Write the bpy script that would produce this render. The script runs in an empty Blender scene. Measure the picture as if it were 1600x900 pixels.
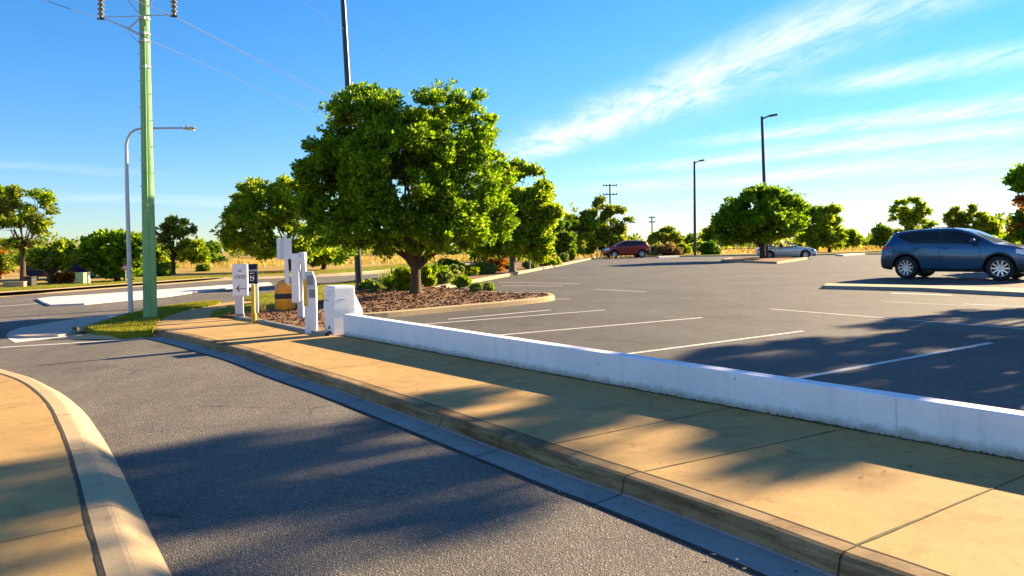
import bpy, bmesh, math, random
import numpy as np
from mathutils import Vector, Matrix, Euler

random.seed(7)
sc = bpy.context.scene
COL = sc.collection
PI = math.pi

# ------------------------------------------------------------------ camera
F, CX, CY, ROLL, EYE = 1160.0, 800.0, 383.0, 0.020, 1.5
cr, sr = math.cos(ROLL), math.sin(ROLL)


def uv(px, py):
    dx, dy = px - CX, CY - py
    return dx * cr + dy * sr, -dx * sr + dy * cr


def at(px, py, z=0.0):
    """point of the place at height z seen at photo pixel px, py"""
    u, v = uv(px, py)
    Y = (z - EYE) * F / v
    return Vector((u / F * Y, Y, z))


def atY(px, py, Y):
    u, v = uv(px, py)
    return Vector((u / F * Y, Y, EYE + v / F * Y))


cam = bpy.data.cameras.new('camera')
camo = bpy.data.objects.new('camera', cam)
COL.objects.link(camo)
cam.sensor_width = 36.0
cam.lens = F / 1600 * 36
cam.shift_y = -(450 - CY) / 1600
cam.clip_start = 0.05
cam.clip_end = 6000
camo.matrix_world = Matrix.Translation((0, 0, EYE)) @ Matrix.Rotation(PI / 2, 4, 'X') @ Matrix.Rotation(-ROLL, 4, 'Z')
sc.camera = camo
sc.view_settings.view_transform = 'Standard'
sc.view_settings.look = 'None'
sc.view_settings.gamma = 1
sc.view_settings.exposure = 2.08

# ------------------------------------------------------------------ light
SUN_AZ = math.radians(54)      # to the right of straight ahead
SUN_EL = math.radians(21)
sun_dir = Vector((math.sin(SUN_AZ) * math.cos(SUN_EL), math.cos(SUN_AZ) * math.cos(SUN_EL), math.sin(SUN_EL)))
sl = bpy.data.lights.new('sun', 'SUN')
slo = bpy.data.objects.new('sun', sl)
COL.objects.link(slo)
sl.energy = 5.0
sl.angle = math.radians(0.5)
sl.color = (1.0, 0.76, 0.455)
slo.rotation_euler = (-sun_dir).to_track_quat('-Z', 'Y').to_euler()
slo.location = sun_dir * 60


# ------------------------------------------------------------------ node helpers
class NT:
    def __init__(s, tree):
        s.t = tree
        s.n = tree.nodes
        s.l = tree.links

    def node(s, typ, **kw):
        nd = s.n.new(typ)
        for k, v in kw.items():
            setattr(nd, k, v)
        return nd

    def put(s, sock, val):
        if val is None:
            return
        if hasattr(val, 'is_output') or isinstance(val, bpy.types.NodeSocket):
            s.l.new(val, sock)
        else:
            sock.default_value = val

    def math(s, op, a, b=None, c=None, clamp=False):
        nd = s.node('ShaderNodeMath', operation=op, use_clamp=clamp)
        s.put(nd.inputs[0], a)
        if b is not None:
            s.put(nd.inputs[1], b)
        if c is not None:
            s.put(nd.inputs[2], c)
        return nd.outputs[0]

    def smooth(s, v, a, b, lo=0.0, hi=1.0):
        nd = s.node('ShaderNodeMapRange', interpolation_type='SMOOTHSTEP')
        s.put(nd.inputs['Value'], v)
        nd.inputs['From Min'].default_value = a
        nd.inputs['From Max'].default_value = b
        nd.inputs['To Min'].default_value = lo
        nd.inputs['To Max'].default_value = hi
        return nd.outputs[0]

    def noise(s, vec, scale, detail=4, rough=0.55, dist=0.0):
        nd = s.node('ShaderNodeTexNoise')
        if vec is not None:
            s.l.new(vec, nd.inputs['Vector'])
        nd.inputs['Scale'].default_value = scale
        nd.inputs['Detail'].default_value = detail
        nd.inputs['Roughness'].default_value = rough
        nd.inputs['Distortion'].default_value = dist
        return nd.outputs['Fac']

    def mapping(s, vec, scale=(1, 1, 1), rot=(0, 0, 0), loc=(0, 0, 0)):
        nd = s.node('ShaderNodeMapping')
        s.l.new(vec, nd.inputs['Vector'])
        nd.inputs['Scale'].default_value = scale
        nd.inputs['Rotation'].default_value = rot
        nd.inputs['Location'].default_value = loc
        return nd.outputs[0]

    def ramp(s, fac, stops, interp='LINEAR'):
        nd = s.node('ShaderNodeValToRGB')
        nd.color_ramp.interpolation = interp
        e = nd.color_ramp.elements
        while len(e) < len(stops):
            e.new(0.5)
        for el, (p, c) in zip(e, stops):
            el.position = p
            el.color = (c[0], c[1], c[2], 1)
        s.l.new(fac, nd.inputs[0])
        return nd.outputs[0]

    def mix(s, fac, a, b, blend='MIX'):
        nd = s.node('ShaderNodeMix', data_type='RGBA', blend_type=blend)
        s.put(nd.inputs[0], fac)
        for k, v in ((6, a), (7, b)):
            if isinstance(v, (tuple, list)):
                nd.inputs[k].default_value = (v[0], v[1], v[2], 1)
            else:
                s.l.new(v, nd.inputs[k])
        return nd.outputs[2]

    def bump(s, h, strength=0.3, dist=0.01):
        nd = s.node('ShaderNodeBump')
        nd.inputs['Strength'].default_value = strength
        nd.inputs['Distance'].default_value = dist
        s.l.new(h, nd.inputs['Height'])
        return nd.outputs[0]


def new_mat(name):
    m = bpy.data.materials.new(name)
    m.use_nodes = True
    m.node_tree.nodes.clear()
    t = NT(m.node_tree)
    out = t.node('ShaderNodeOutputMaterial')
    p = t.node('ShaderNodeBsdfPrincipled')
    t.l.new(p.outputs[0], out.inputs[0])
    tc = t.node('ShaderNodeTexCoord')
    return m, t, p, tc.outputs['Object'], out


def plain(name, col, rough=0.5, metal=0.0, coat=0.0, spec=0.5, var=0.12, vscale=6.0, bump=0.0, bscale=60.0):
    m, t, p, co, out = new_mat(name)
    n = t.noise(co, vscale, 5, 0.6)
    a = tuple(c * (1 - var) for c in col)
    b = tuple(min(1, c * (1 + var)) for c in col)
    t.l.new(t.ramp(n, [(0.3, a), (0.7, b)]), p.inputs['Base Color'])
    p.inputs['Roughness'].default_value = rough
    p.inputs['Metallic'].default_value = metal
    p.inputs['Coat Weight'].default_value = coat
    p.inputs['Specular IOR Level'].default_value = spec
    if bump:
        t.l.new(t.bump(t.noise(co, bscale, 4), bump, 0.01), p.inputs['Normal'])
    return m


# ------------------------------------------------------------------ world: sky with cirrus
w = bpy.data.worlds.new('World')
sc.world = w
w.use_nodes = True
wt = NT(w.node_tree)
wt.n.clear()
wout = wt.node('ShaderNodeOutputWorld')
bg = wt.node('ShaderNodeBackground')
sky = wt.node('ShaderNodeTexSky', sky_type='NISHITA')
sky.sun_disc = False
sky.sun_elevation = SUN_EL
sky.sun_rotation = SUN_AZ
sky.altitude = 50
sky.air_density = 1.0
sky.dust_density = 0.0
sky.ozone_density = 3.0
hs = wt.node('ShaderNodeHueSaturation')
hs.inputs['Saturation'].default_value = 1.26
hs.inputs['Value'].default_value = 1.0
wt.l.new(sky.outputs[0], hs.inputs['Color'])
tc = wt.node('ShaderNodeTexCoord')
sep = wt.node('ShaderNodeSeparateXYZ')
wt.l.new(tc.outputs['Generated'], sep.inputs[0])
zc = wt.math('MAXIMUM', sep.outputs[2], 0.015)
pxn = wt.math('DIVIDE', sep.outputs[0], zc)
pyn = wt.math('DIVIDE', sep.outputs[1], zc)
cmb = wt.node('ShaderNodeCombineXYZ')
wt.l.new(pxn, cmb.inputs[0])
wt.l.new(pyn, cmb.inputs[1])
P = cmb.outputs[0]
wn1 = wt.noise(P, 0.55, 5, 0.6, 0.3)
wn2 = wt.noise(wt.mapping(P, (1.4, 0.42, 1), (0, 0, math.radians(20))), 1.5, 9, 0.66, 1.1)
wn3 = wt.noise(wt.mapping(P, (3.2, 0.9, 1), (0, 0, math.radians(28))), 2.0, 8, 0.7, 1.6)
fib = wt.math('ADD', wt.math('MULTIPLY', wn2, 0.6), wt.math('MULTIPLY', wn3, 0.4))


def streak(a, b, width, amount, warp=0.5, soft=0.6):
    ax, ay = a
    L = math.hypot(b[0] - ax, b[1] - ay)
    dx, dy = (b[0] - ax) / L, (b[1] - ay) / L
    rx = wt.math('SUBTRACT', pxn, ax)
    ry = wt.math('SUBTRACT', pyn, ay)
    al = wt.math('ADD', wt.math('MULTIPLY', rx, dx), wt.math('MULTIPLY', ry, dy))
    pe = wt.math('ADD', wt.math('MULTIPLY', rx, -dy), wt.math('MULTIPLY', ry, dx))
    pe = wt.math('ADD', pe, wt.math('MULTIPLY', wt.math('SUBTRACT', wn1, 0.5), warp))
    m = wt.smooth(wt.math('ABSOLUTE', pe), 0.0, width, 1.0, 0.0)
    e = wt.math('MULTIPLY', wt.smooth(al, -0.25 * L, 0.2 * L), wt.smooth(al, 0.8 * L, 1.2 * L, 1.0, 0.0))
    f = wt.math('ADD', wt.math('MULTIPLY', wt.smooth(fib, 0.36 - 0.1 * soft, 0.72), 0.86), 0.06)
    return wt.math('MULTIPLY', wt.math('MULTIPLY', m, e), wt.math('MULTIPLY', f, amount))


cl = [streak((0.15, 8.4), (1.75, 2.6), 0.58, 1.0, 0.55),
      streak((-0.4, 9.2), (1.6, 4.2), 0.95, 0.4, 0.6),
      streak((2.2, 4.9), (3.3, 3.6), 0.5, 1.0, 0.4),
      streak((2.2, 7.4), (4.5, 5.0), 0.7, 1.0, 0.6),
      streak((2.0, 10.0), (5.5, 6.0), 1.1, 1.0, 0.8),
      streak((1.5, 14.0), (9.0, 8.0), 2.2, 0.75, 1.5),
      streak((-8.0, 13.0), (-5.2, 16.0), 2.2, 0.34, 4.0),
      streak((-5.6, 7.9), (-4.6, 9.6), 0.8, 0.26, 1.6)]
mask = cl[0]
for c in cl[1:]:
    mask = wt.math('ADD', mask, c)
# thin veil that lies over the right-hand part of the sky
veil = wt.math('MULTIPLY', wt.smooth(wt.noise(wt.mapping(P, (0.5, 0.16, 1), (0, 0, math.radians(25))), 1.2, 7, 0.65, 0.8), 0.40, 0.74),
               wt.smooth(pxn, -0.5, 5.0, 0.0, 0.32))
# unseen pale cloud added behind the viewer to whiten and brighten the fill
back = wt.math('MULTIPLY', wt.smooth(pyn, -0.6, 0.5, 0.12, 0.0), wt.smooth(wn2, 0.3, 0.6))
mask = wt.math('MINIMUM', wt.math('ADD', wt.math('ADD', mask, veil), back), 0.93)
CLOUD_NODE = wt.mix(mask, wt.mix(1.0, hs.outputs[0], wt.mix(wt.smooth(sep.outputs[2], 0.0, 0.32), (0.62, 0.72, 0.92), (0.70, 0.92, 1.10)), 'MULTIPLY'), (5.7, 6.0, 6.4))
wt.l.new(CLOUD_NODE, bg.inputs[0])
bg.inputs[1].default_value = 0.05
wt.l.new(bg.outputs[0], wout.inputs[0])


# ------------------------------------------------------------------ materials
def asphalt(name, lo, hi, warm=(1.0, 0.97, 0.92), patch=0.5):
    m, t, p, co, out = new_mat(name)
    big = t.noise(co, 0.35, 5, 0.6, 0.3)
    mid = t.noise(t.mapping(co, (1, 0.35, 1), (0, 0, 0.65)), 1.6, 5, 0.6)
    fine = t.noise(co, 85, 3, 0.7)
    vor = t.node('ShaderNodeTexVoronoi')
    t.l.new(co, vor.inputs['Vector'])
    vor.inputs['Scale'].default_value = 105
    a = tuple(lo * c for c in warm)
    b = tuple(hi * c for c in warm)
    f = t.math('ADD', t.math('MULTIPLY', big, patch), t.math('MULTIPLY', mid, 1 - patch))
    f = t.math('ADD', f, t.math('MULTIPLY', t.math('SUBTRACT', t.noise(co, 7.0, 4, 0.65), 0.5), 0.35))
    base = t.ramp(f, [(0.30, a), (0.70, b)])
    sp = t.ramp(fine, [(0.32, (0.45, 0.45, 0.47)), (0.52, (1.0, 1.0, 1.0)), (0.70, (1.75, 1.68, 1.55))])
    col = t.mix(1.0, base, sp, 'MULTIPLY')
    st = t.ramp(t.noise(co, 3.3, 6, 0.65, 0.6), [(0.60, (1, 1, 1)), (0.74, (0.72, 0.72, 0.74))])
    col = t.mix(0.6, col, st, 'MULTIPLY')
    oil = t.ramp(t.noise(t.mapping(co, (1, 1, 1), (0, 0, 0), (3.7, 9.1, 0)), 0.62, 3, 0.5, 0.4), [(0.62, (1, 1, 1)), (0.72, (0.55, 0.55, 0.56))])
    col = t.mix(0.7, col, oil, 'MULTIPLY')
    crk = t.node('ShaderNodeTexVoronoi', feature='DISTANCE_TO_EDGE')
    t.l.new(t.mapping(co, (1, 1, 1)), crk.inputs['Vector'])
    crk.inputs['Scale'].default_value = 0.33
    wig = t.math('ADD', crk.outputs['Distance'], t.math('MULTIPLY', t.math('SUBTRACT', t.noise(co, 5, 4, 0.6), 0.5), 0.03))
    cm = t.math('MULTIPLY', t.smooth(wig, 0.0, 0.006, 1.0, 0.0), t.smooth(t.noise(co, 0.5, 2), 0.5, 0.6))
    col = t.mix(t.math('MULTIPLY', cm, 0.65), col, (0.02, 0.02, 0.021))
    cell = t.node('ShaderNodeSeparateColor')
    t.l.new(vor.outputs['Color'], cell.inputs[0])
    chip = t.ramp(cell.outputs[0], [(0.0, (0.55, 0.55, 0.57)), (0.6, (0.95, 0.95, 0.95)), (0.88, (1.25, 1.22, 1.15)), (0.96, (2.1, 2.0, 1.8))])
    col = t.mix(0.8, col, chip, 'MULTIPLY')
    t.l.new(col, p.inputs['Base Color'])
    p.inputs['Roughness'].default_value = 0.82
    p.inputs['Specular IOR Level'].default_value = 0.35
    h = t.math('ADD', t.math('MULTIPLY', vor.outputs['Distance'], 0.9), t.math('MULTIPLY', fine, 0.7))
    t.l.new(t.bump(h, 0.7, 0.008), p.inputs['Normal'])
    return m


def concrete(name, a, b, speck=0.5, bump=0.25, stain=0.35, scale=1.0):
    m, t, p, co, out = new_mat(name)
    n1 = t.noise(co, 0.9 * scale, 6, 0.62, 0.4)
    n2 = t.noise(co, 6 * scale, 6, 0.65)
    n3 = t.noise(co, 130 * scale, 3, 0.6)
    f = t.math('ADD', t.math('MULTIPLY', n1, 0.6), t.math('MULTIPLY', n2, 0.4))
    col = t.ramp(f, [(0.32, a), (0.68, b)])
    pit = t.ramp(t.noise(co, 38 * scale, 2, 0.5), [(0.24, (0.35, 0.31, 0.26)), (0.31, (1, 1, 1))])
    col = t.mix(speck, col, pit, 'MULTIPLY')
    bl = t.ramp(t.noise(co, 9 * scale, 5, 0.7, 0.8), [(0.28, (0.60, 0.54, 0.45)), (0.42, (1, 1, 1)), (0.60, (1, 1, 1)), (0.75, (1.15, 1.13, 1.10))])
    col = t.mix(0.75, col, bl, 'MULTIPLY')
    spk = t.ramp(t.noise(t.mapping(co, (1, 1.7, 1), (0, 0, 0.6)), 36 * scale, 3, 0.55), [(0.275, (0.16, 0.13, 0.10)), (0.305, (1, 1, 1))])
    col = t.mix(speck, col, spk, 'MULTIPLY')
    gr = t.ramp(n3, [(0.3, (0.72, 0.71, 0.70)), (0.7, (1.22, 1.22, 1.22))])
    col = t.mix(0.7, col, gr, 'MULTIPLY')
    st = t.ramp(t.noise(co, 2.1 * scale, 7, 0.7, 1.2), [(0.52, (1, 1, 1)), (0.72, (0.62, 0.58, 0.52))])
    col = t.mix(stain, col, st, 'MULTIPLY')
    t.l.new(col, p.inputs['Base Color'])
    p.inputs['Roughness'].default_value = 0.88
    p.inputs['Specular IOR Level'].default_value = 0.25
    h = t.math('ADD', t.math('MULTIPLY', n2, 0.4), n3)
    t.l.new(t.bump(h, bump, 0.004), p.inputs['Normal'])
    return m


def grass_mat(name, a, b, c, scale=1.0, bump=0.8):
    m, t, p, co, out = new_mat(name)
    n1 = t.noise(co, 0.7 * scale, 5, 0.6)
    n2 = t.noise(co, 22 * scale, 4, 0.7)
    f = t.math('ADD', t.math('MULTIPLY', n1, 0.55), t.math('MULTIPLY', n2, 0.45))
    t.l.new(t.ramp(f, [(0.3, a), (0.5, b), (0.7, c)]), p.inputs['Base Color'])
    p.inputs['Roughness'].default_value = 0.9
    p.inputs['Specular IOR Level'].default_value = 0.1
    t.l.new(t.bump(n2, bump, 0.06), p.inputs['Normal'])
    return m


def leaf_mat(name, dark, mid, light, trans=0.4, rough=0.5, spec=0.2):
    m, t, p, co, out = new_mat(name)
    g = t.node('ShaderNodeNewGeometry')
    r = g.outputs['Random Per Island']
    n = t.noise(co, 0.9, 3, 0.6)
    f = t.math('ADD', t.math('MULTIPLY', r, 0.6), t.math('MULTIPLY', n, 0.4))
    col = t.ramp(f, [(0.2, dark), (0.5, mid), (0.82, light)])
    t.l.new(col, p.inputs['Base Color'])
    p.inputs['Roughness'].default_value = rough
    p.inputs['Specular IOR Level'].default_value = spec
    tr = t.node('ShaderNodeBsdfTranslucent')
    t.l.new(t.mix(1.0, col, (1.5, 1.45, 0.55), 'MULTIPLY'), tr.inputs[0])
    ms = t.node('ShaderNodeMixShader')
    ms.inputs[0].default_value = trans
    t.l.new(p.outputs[0], ms.inputs[1])
    t.l.new(tr.outputs[0], ms.inputs[2])
    t.l.new(ms.outputs[0], out.inputs[0])
    return m


M = {}
M['road'] = asphalt('road_asphalt', 0.088, 0.165, (1.0, 0.90, 0.77))
M['lot'] = asphalt('car_park_asphalt', 0.048, 0.098, (1.0, 0.975, 0.935), 0.65)
M['path'] = concrete('footpath_concrete', (0.3360, 0.2083, 0.0762), (0.4704, 0.3080, 0.1187), 0.9, 0.5, 0.75)
M['kerb'] = concrete('kerb_concrete', (0.2240, 0.1512, 0.0694), (0.3584, 0.2520, 0.1288), 0.6, 0.3, 0.8)
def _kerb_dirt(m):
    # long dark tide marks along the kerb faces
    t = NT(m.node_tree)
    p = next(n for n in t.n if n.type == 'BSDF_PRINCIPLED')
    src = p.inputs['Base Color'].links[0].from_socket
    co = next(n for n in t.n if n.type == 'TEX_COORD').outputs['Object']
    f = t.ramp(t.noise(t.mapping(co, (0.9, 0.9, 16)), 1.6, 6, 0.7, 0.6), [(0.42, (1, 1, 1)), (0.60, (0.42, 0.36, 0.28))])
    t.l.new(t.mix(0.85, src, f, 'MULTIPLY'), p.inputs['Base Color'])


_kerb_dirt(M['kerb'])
M['kerb_pale'] = concrete('pale_kerb_concrete', (0.375, 0.285, 0.165), (0.450, 0.352, 0.210), 0.4, 0.2, 0.3)
M['gutter'] = concrete('gutter_concrete', (0.2333, 0.2255, 0.2087), (0.3214, 0.3097, 0.2851), 0.6, 0.3, 0.4)
M['joint'] = plain('joint_gap', (0.045, 0.034, 0.020), 0.95, var=0.4, vscale=9)
M['joint_grey'] = plain('grey_wall_joint', (0.62, 0.61, 0.59), 0.9, var=0.2)
M['moss'] = plain('mossy_joint', (0.075, 0.075, 0.02), 0.95, var=0.7, vscale=14)
M['paint'] = concrete('white_road_paint', (0.464, 0.456, 0.432), (0.624, 0.616, 0.592), 0.5, 0.3, 0.5, 2.0)
M['median'] = concrete('white_concrete', (0.52, 0.49, 0.45), (0.66, 0.63, 0.59), 0.2, 0.2, 0.2)
M['apron'] = concrete('pink_concrete', (0.375, 0.315, 0.255), (0.450, 0.390, 0.330), 0.3, 0.2, 0.3)
M['grass'] = grass_mat('verge_grass', (0.10, 0.12, 0.010), (0.19, 0.20, 0.015), (0.27, 0.25, 0.03))
M['field'] = grass_mat('dry_field', (0.208, 0.152, 0.040), (0.336, 0.232, 0.060), (0.416, 0.296, 0.096), 0.12, 0.6)
M['mulch'] = None
M['white'] = plain('white_paint', (0.80, 0.80, 0.80), 0.5, var=0.04, bump=0.05)
M['lightgrey'] = plain('light_grey_paint', (0.55, 0.56, 0.58), 0.5, var=0.05)
M['grey'] = plain('grey_paint', (0.23, 0.24, 0.25), 0.5, var=0.1)
M['navy'] = plain('navy_paint', (0.008, 0.018, 0.06), 0.75, var=0.1, spec=0.15)
M['black'] = plain('black_paint', (0.013, 0.013, 0.015), 0.45, var=0.2)
M['ink'] = plain('black_lettering', (0.02, 0.022, 0.03), 0.6, var=0.1)
M['yellow'] = plain('yellow_paint', (0.72, 0.40, 0.03), 0.5, var=0.12)
M['orange'] = plain('orange_plastic', (0.85, 0.31, 0.012), 0.45, var=0.08)
M['galv'] = plain('galvanised_steel', (0.42, 0.44, 0.47), 0.45, metal=0.6, var=0.1)
M['darksteel'] = plain('dark_steel', (0.03, 0.036, 0.045), 0.4, metal=0.3, var=0.15)
M['insul'] = plain('insulator_porcelain', (0.13, 0.12, 0.075), 0.35, var=0.2)
M['wire'] = plain('wire', (0.16, 0.19, 0.23), 0.8, metal=0.0, var=0.1, spec=0.1)
M['lens'] = plain('lamp_lens', (0.75, 0.75, 0.7), 0.3, var=0.03)
M['binblack'] = plain('black_bin', (0.01, 0.011, 0.013), 0.6, var=0.2)
M['greenbox'] = plain('pale_green_paint', (0.30, 0.42, 0.18), 0.55, var=0.1)
M['brick'] = plain('brick_wall', (0.48, 0.27, 0.15), 0.85, var=0.25, vscale=12)
M['bark'] = None


def mulch():
    m, t, p, co, out = new_mat('bark_mulch')
    n = t.noise(t.mapping(co, (1, 2.2, 1)), 24, 5, 0.7, 0.6)
    n2 = t.noise(co, 1.3, 4, 0.6)
    c = t.ramp(n, [(0.3, (0.05, 0.022, 0.010)), (0.5, (0.17, 0.075, 0.03)), (0.72, (0.36, 0.19, 0.085))])
    c = t.mix(t.smooth(n2, 0.52, 0.66, 0.0, 0.7), c, t.ramp(n, [(0.3, (0.20, 0.14, 0.09)), (0.7, (0.46, 0.36, 0.26))]))
    t.l.new(c, p.inputs['Base Color'])
    p.inputs['Roughness'].default_value = 0.95
    t.l.new(t.bump(n, 1.0, 0.05), p.inputs['Normal'])
    return m


def bark(name, a, b):
    m, t, p, co, out = new_mat(name)
    n = t.noise(t.mapping(co, (1, 1, 0.3)), 16, 5, 0.7, 0.5)
    t.l.new(t.ramp(n, [(0.3, a), (0.7, b)]), p.inputs['Base Color'])
    p.inputs['Roughness'].default_value = 0.92
    t.l.new(t.bump(n, 0.9, 0.03), p.inputs['Normal'])
    return m


def pole_green():
    m, t, p, co, out = new_mat('green_painted_timber')
    n = t.noise(t.mapping(co, (9, 9, 0.16)), 6, 7, 0.75, 0.4)
    n2 = t.noise(co, 2.0, 4, 0.6)
    f = t.math('ADD', t.math('MULTIPLY', n, 0.7), t.math('MULTIPLY', n2, 0.3))
    t.l.new(t.ramp(f, [(0.3, (0.06, 0.20, 0.08)), (0.5, (0.17, 0.38, 0.15)), (0.72, (0.32, 0.52, 0.27))]), p.inputs['Base Color'])
    p.inputs['Roughness'].default_value = 0.8
    t.l.new(t.bump(n, 0.6, 0.02), p.inputs['Normal'])
    return m


def wall_white():
    m, t, p, co, out = new_mat('white_painted_wall')
    n = t.noise(co, 1.1, 6, 0.65, 0.5)
    col = t.ramp(n, [(0.3, (0.72, 0.72, 0.73)), (0.6, (0.82, 0.82, 0.82))])
    dr = t.noise(t.mapping(co, (1.5, 1.5, 0.12)), 4.0, 6, 0.7, 0.3)
    col = t.mix(0.35, col, t.ramp(dr, [(0.54, (1, 1, 1)), (0.76, (0.55, 0.53, 0.48))]), 'MULTIPLY')
    sz = t.node('ShaderNodeSeparateXYZ')
    t.l.new(co, sz.inputs[0])
    spl = t.math('ADD', sz.outputs[2], t.math('MULTIPLY', t.noise(co, 7, 5, 0.7), -0.13))
    col = t.mix(t.smooth(spl, -0.05, 0.035, 0.75, 0.0), col, (0.30, 0.26, 0.19))
    sc_ = t.ramp(t.noise(t.mapping(co, (1, 1, 5)), 3.2, 6, 0.75, 0.8), [(0.62, (1, 1, 1)), (0.72, (0.66, 0.65, 0.63))])
    col = t.mix(0.5, col, sc_, 'MULTIPLY')
    sp = t.ramp(t.noise(co, 21, 4, 0.6), [(0.27, (0.28, 0.25, 0.2)), (0.33, (1, 1, 1))])
    col = t.mix(0.6, col, sp, 'MULTIPLY')
    t.l.new(col, p.inputs['Base Color'])
    p.inputs['Roughness'].default_value = 0.75
    p.inputs['Specular IOR Level'].default_value = 0.25
    t.l.new(t.bump(t.noise(co, 45, 4, 0.6), 0.2, 0.006), p.inputs['Normal'])
    return m


def car_paint(name, col, metal=0.35, rough=0.28):
    m, t, p, co, out = new_mat(name)
    n = t.noise(co, 2.2, 3, 0.5)
    t.l.new(t.ramp(n, [(0.3, tuple(c * 0.93 for c in col)), (0.7, tuple(c * 1.07 for c in col))]), p.inputs['Base Color'])
    p.inputs['Metallic'].default_value = metal
    p.inputs['Roughness'].default_value = rough
    p.inputs['Coat Weight'].default_value = 0.8
    p.inputs['Coat Roughness'].default_value = 0.06
    return m


M['mulch'] = mulch()
M['bark'] = bark('brown_bark', (0.035, 0.022, 0.013), (0.13, 0.085, 0.05))
M['bark_grey'] = bark('grey_bark', (0.09, 0.075, 0.06), (0.22, 0.19, 0.15))
M['bark_dark'] = bark('dark_bark', (0.018, 0.013, 0.009), (0.07, 0.05, 0.032))
M['pole'] = pole_green()
M['wall'] = wall_white()
M['glass'] = plain('tinted_glass', (0.006, 0.009, 0.011), 0.03, var=0.1, spec=0.55)
M['screen_glass'] = plain('windscreen_glass', (0.10, 0.15, 0.19), 0.05, var=0.1, spec=0.9)
M['tyre'] = plain('tyre_rubber', (0.012, 0.012, 0.013), 0.8, var=0.2)
M['rim'] = plain('alloy_rim', (0.62, 0.64, 0.67), 0.28, metal=0.7, var=0.05)
M['trim'] = plain('black_plastic', (0.014, 0.015, 0.017), 0.55, var=0.15)
M['redlens'] = plain('red_lens', (0.55, 0.012, 0.015), 0.15, coat=1.0, var=0.1)
M['clearlens'] = plain('clear_lens', (0.75, 0.78, 0.82), 0.12, coat=1.0, var=0.05)
M['blue'] = car_paint('blue_paint', (0.012, 0.078, 0.165), 0.5)
M['red'] = car_paint('dark_red_paint', (0.30, 0.012, 0.022))
M['silver'] = car_paint('silver_blue_paint', (0.50, 0.60, 0.70))
M['seat'] = plain('seat_leather', (0.03, 0.03, 0.032), 0.6)
M['pinksign'] = plain('pink_sign', (0.65, 0.16, 0.16), 0.5)

L = {
    'main': leaf_mat('leaf_deep_green', (0.0460, 0.1092, 0.0059), (0.1323, 0.2472, 0.0092), (0.2645, 0.3795, 0.0126), 0.55),
    'bright': leaf_mat('leaf_yellow_green', (0.0810, 0.1546, 0.0089), (0.1987, 0.2944, 0.0147), (0.3680, 0.4269, 0.0236), 0.56),
    'olive': leaf_mat('leaf_olive', (0.0589, 0.1104, 0.0177), (0.1472, 0.2061, 0.0264), (0.2944, 0.3165, 0.0442), 0.54),
    'dark': leaf_mat('leaf_dark_green', (0.0383, 0.0918, 0.0115), (0.0881, 0.1818, 0.0171), (0.2104, 0.3061, 0.0268), 0.40),
    'orange': leaf_mat('leaf_orange', (0.16, 0.055, 0.010), (0.30, 0.105, 0.015), (0.42, 0.19, 0.03), 0.4),
    'dusty': leaf_mat('leaf_dusty_pink', (0.13, 0.09, 0.045), (0.25, 0.165, 0.085), (0.36, 0.24, 0.13), 0.35),
    'straw': leaf_mat('leaf_straw', (0.26, 0.18, 0.05), (0.42, 0.30, 0.08), (0.55, 0.42, 0.14), 0.3),
    'pale': leaf_mat('leaf_pale_green', (0.0896, 0.1408, 0.0384), (0.1792, 0.2432, 0.0704), (0.3072, 0.3584, 0.1152), 0.4),
    'lawn': leaf_mat('grass_blade', (0.11, 0.13, 0.008), (0.21, 0.215, 0.014), (0.32, 0.28, 0.03), 0.42),
}


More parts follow.
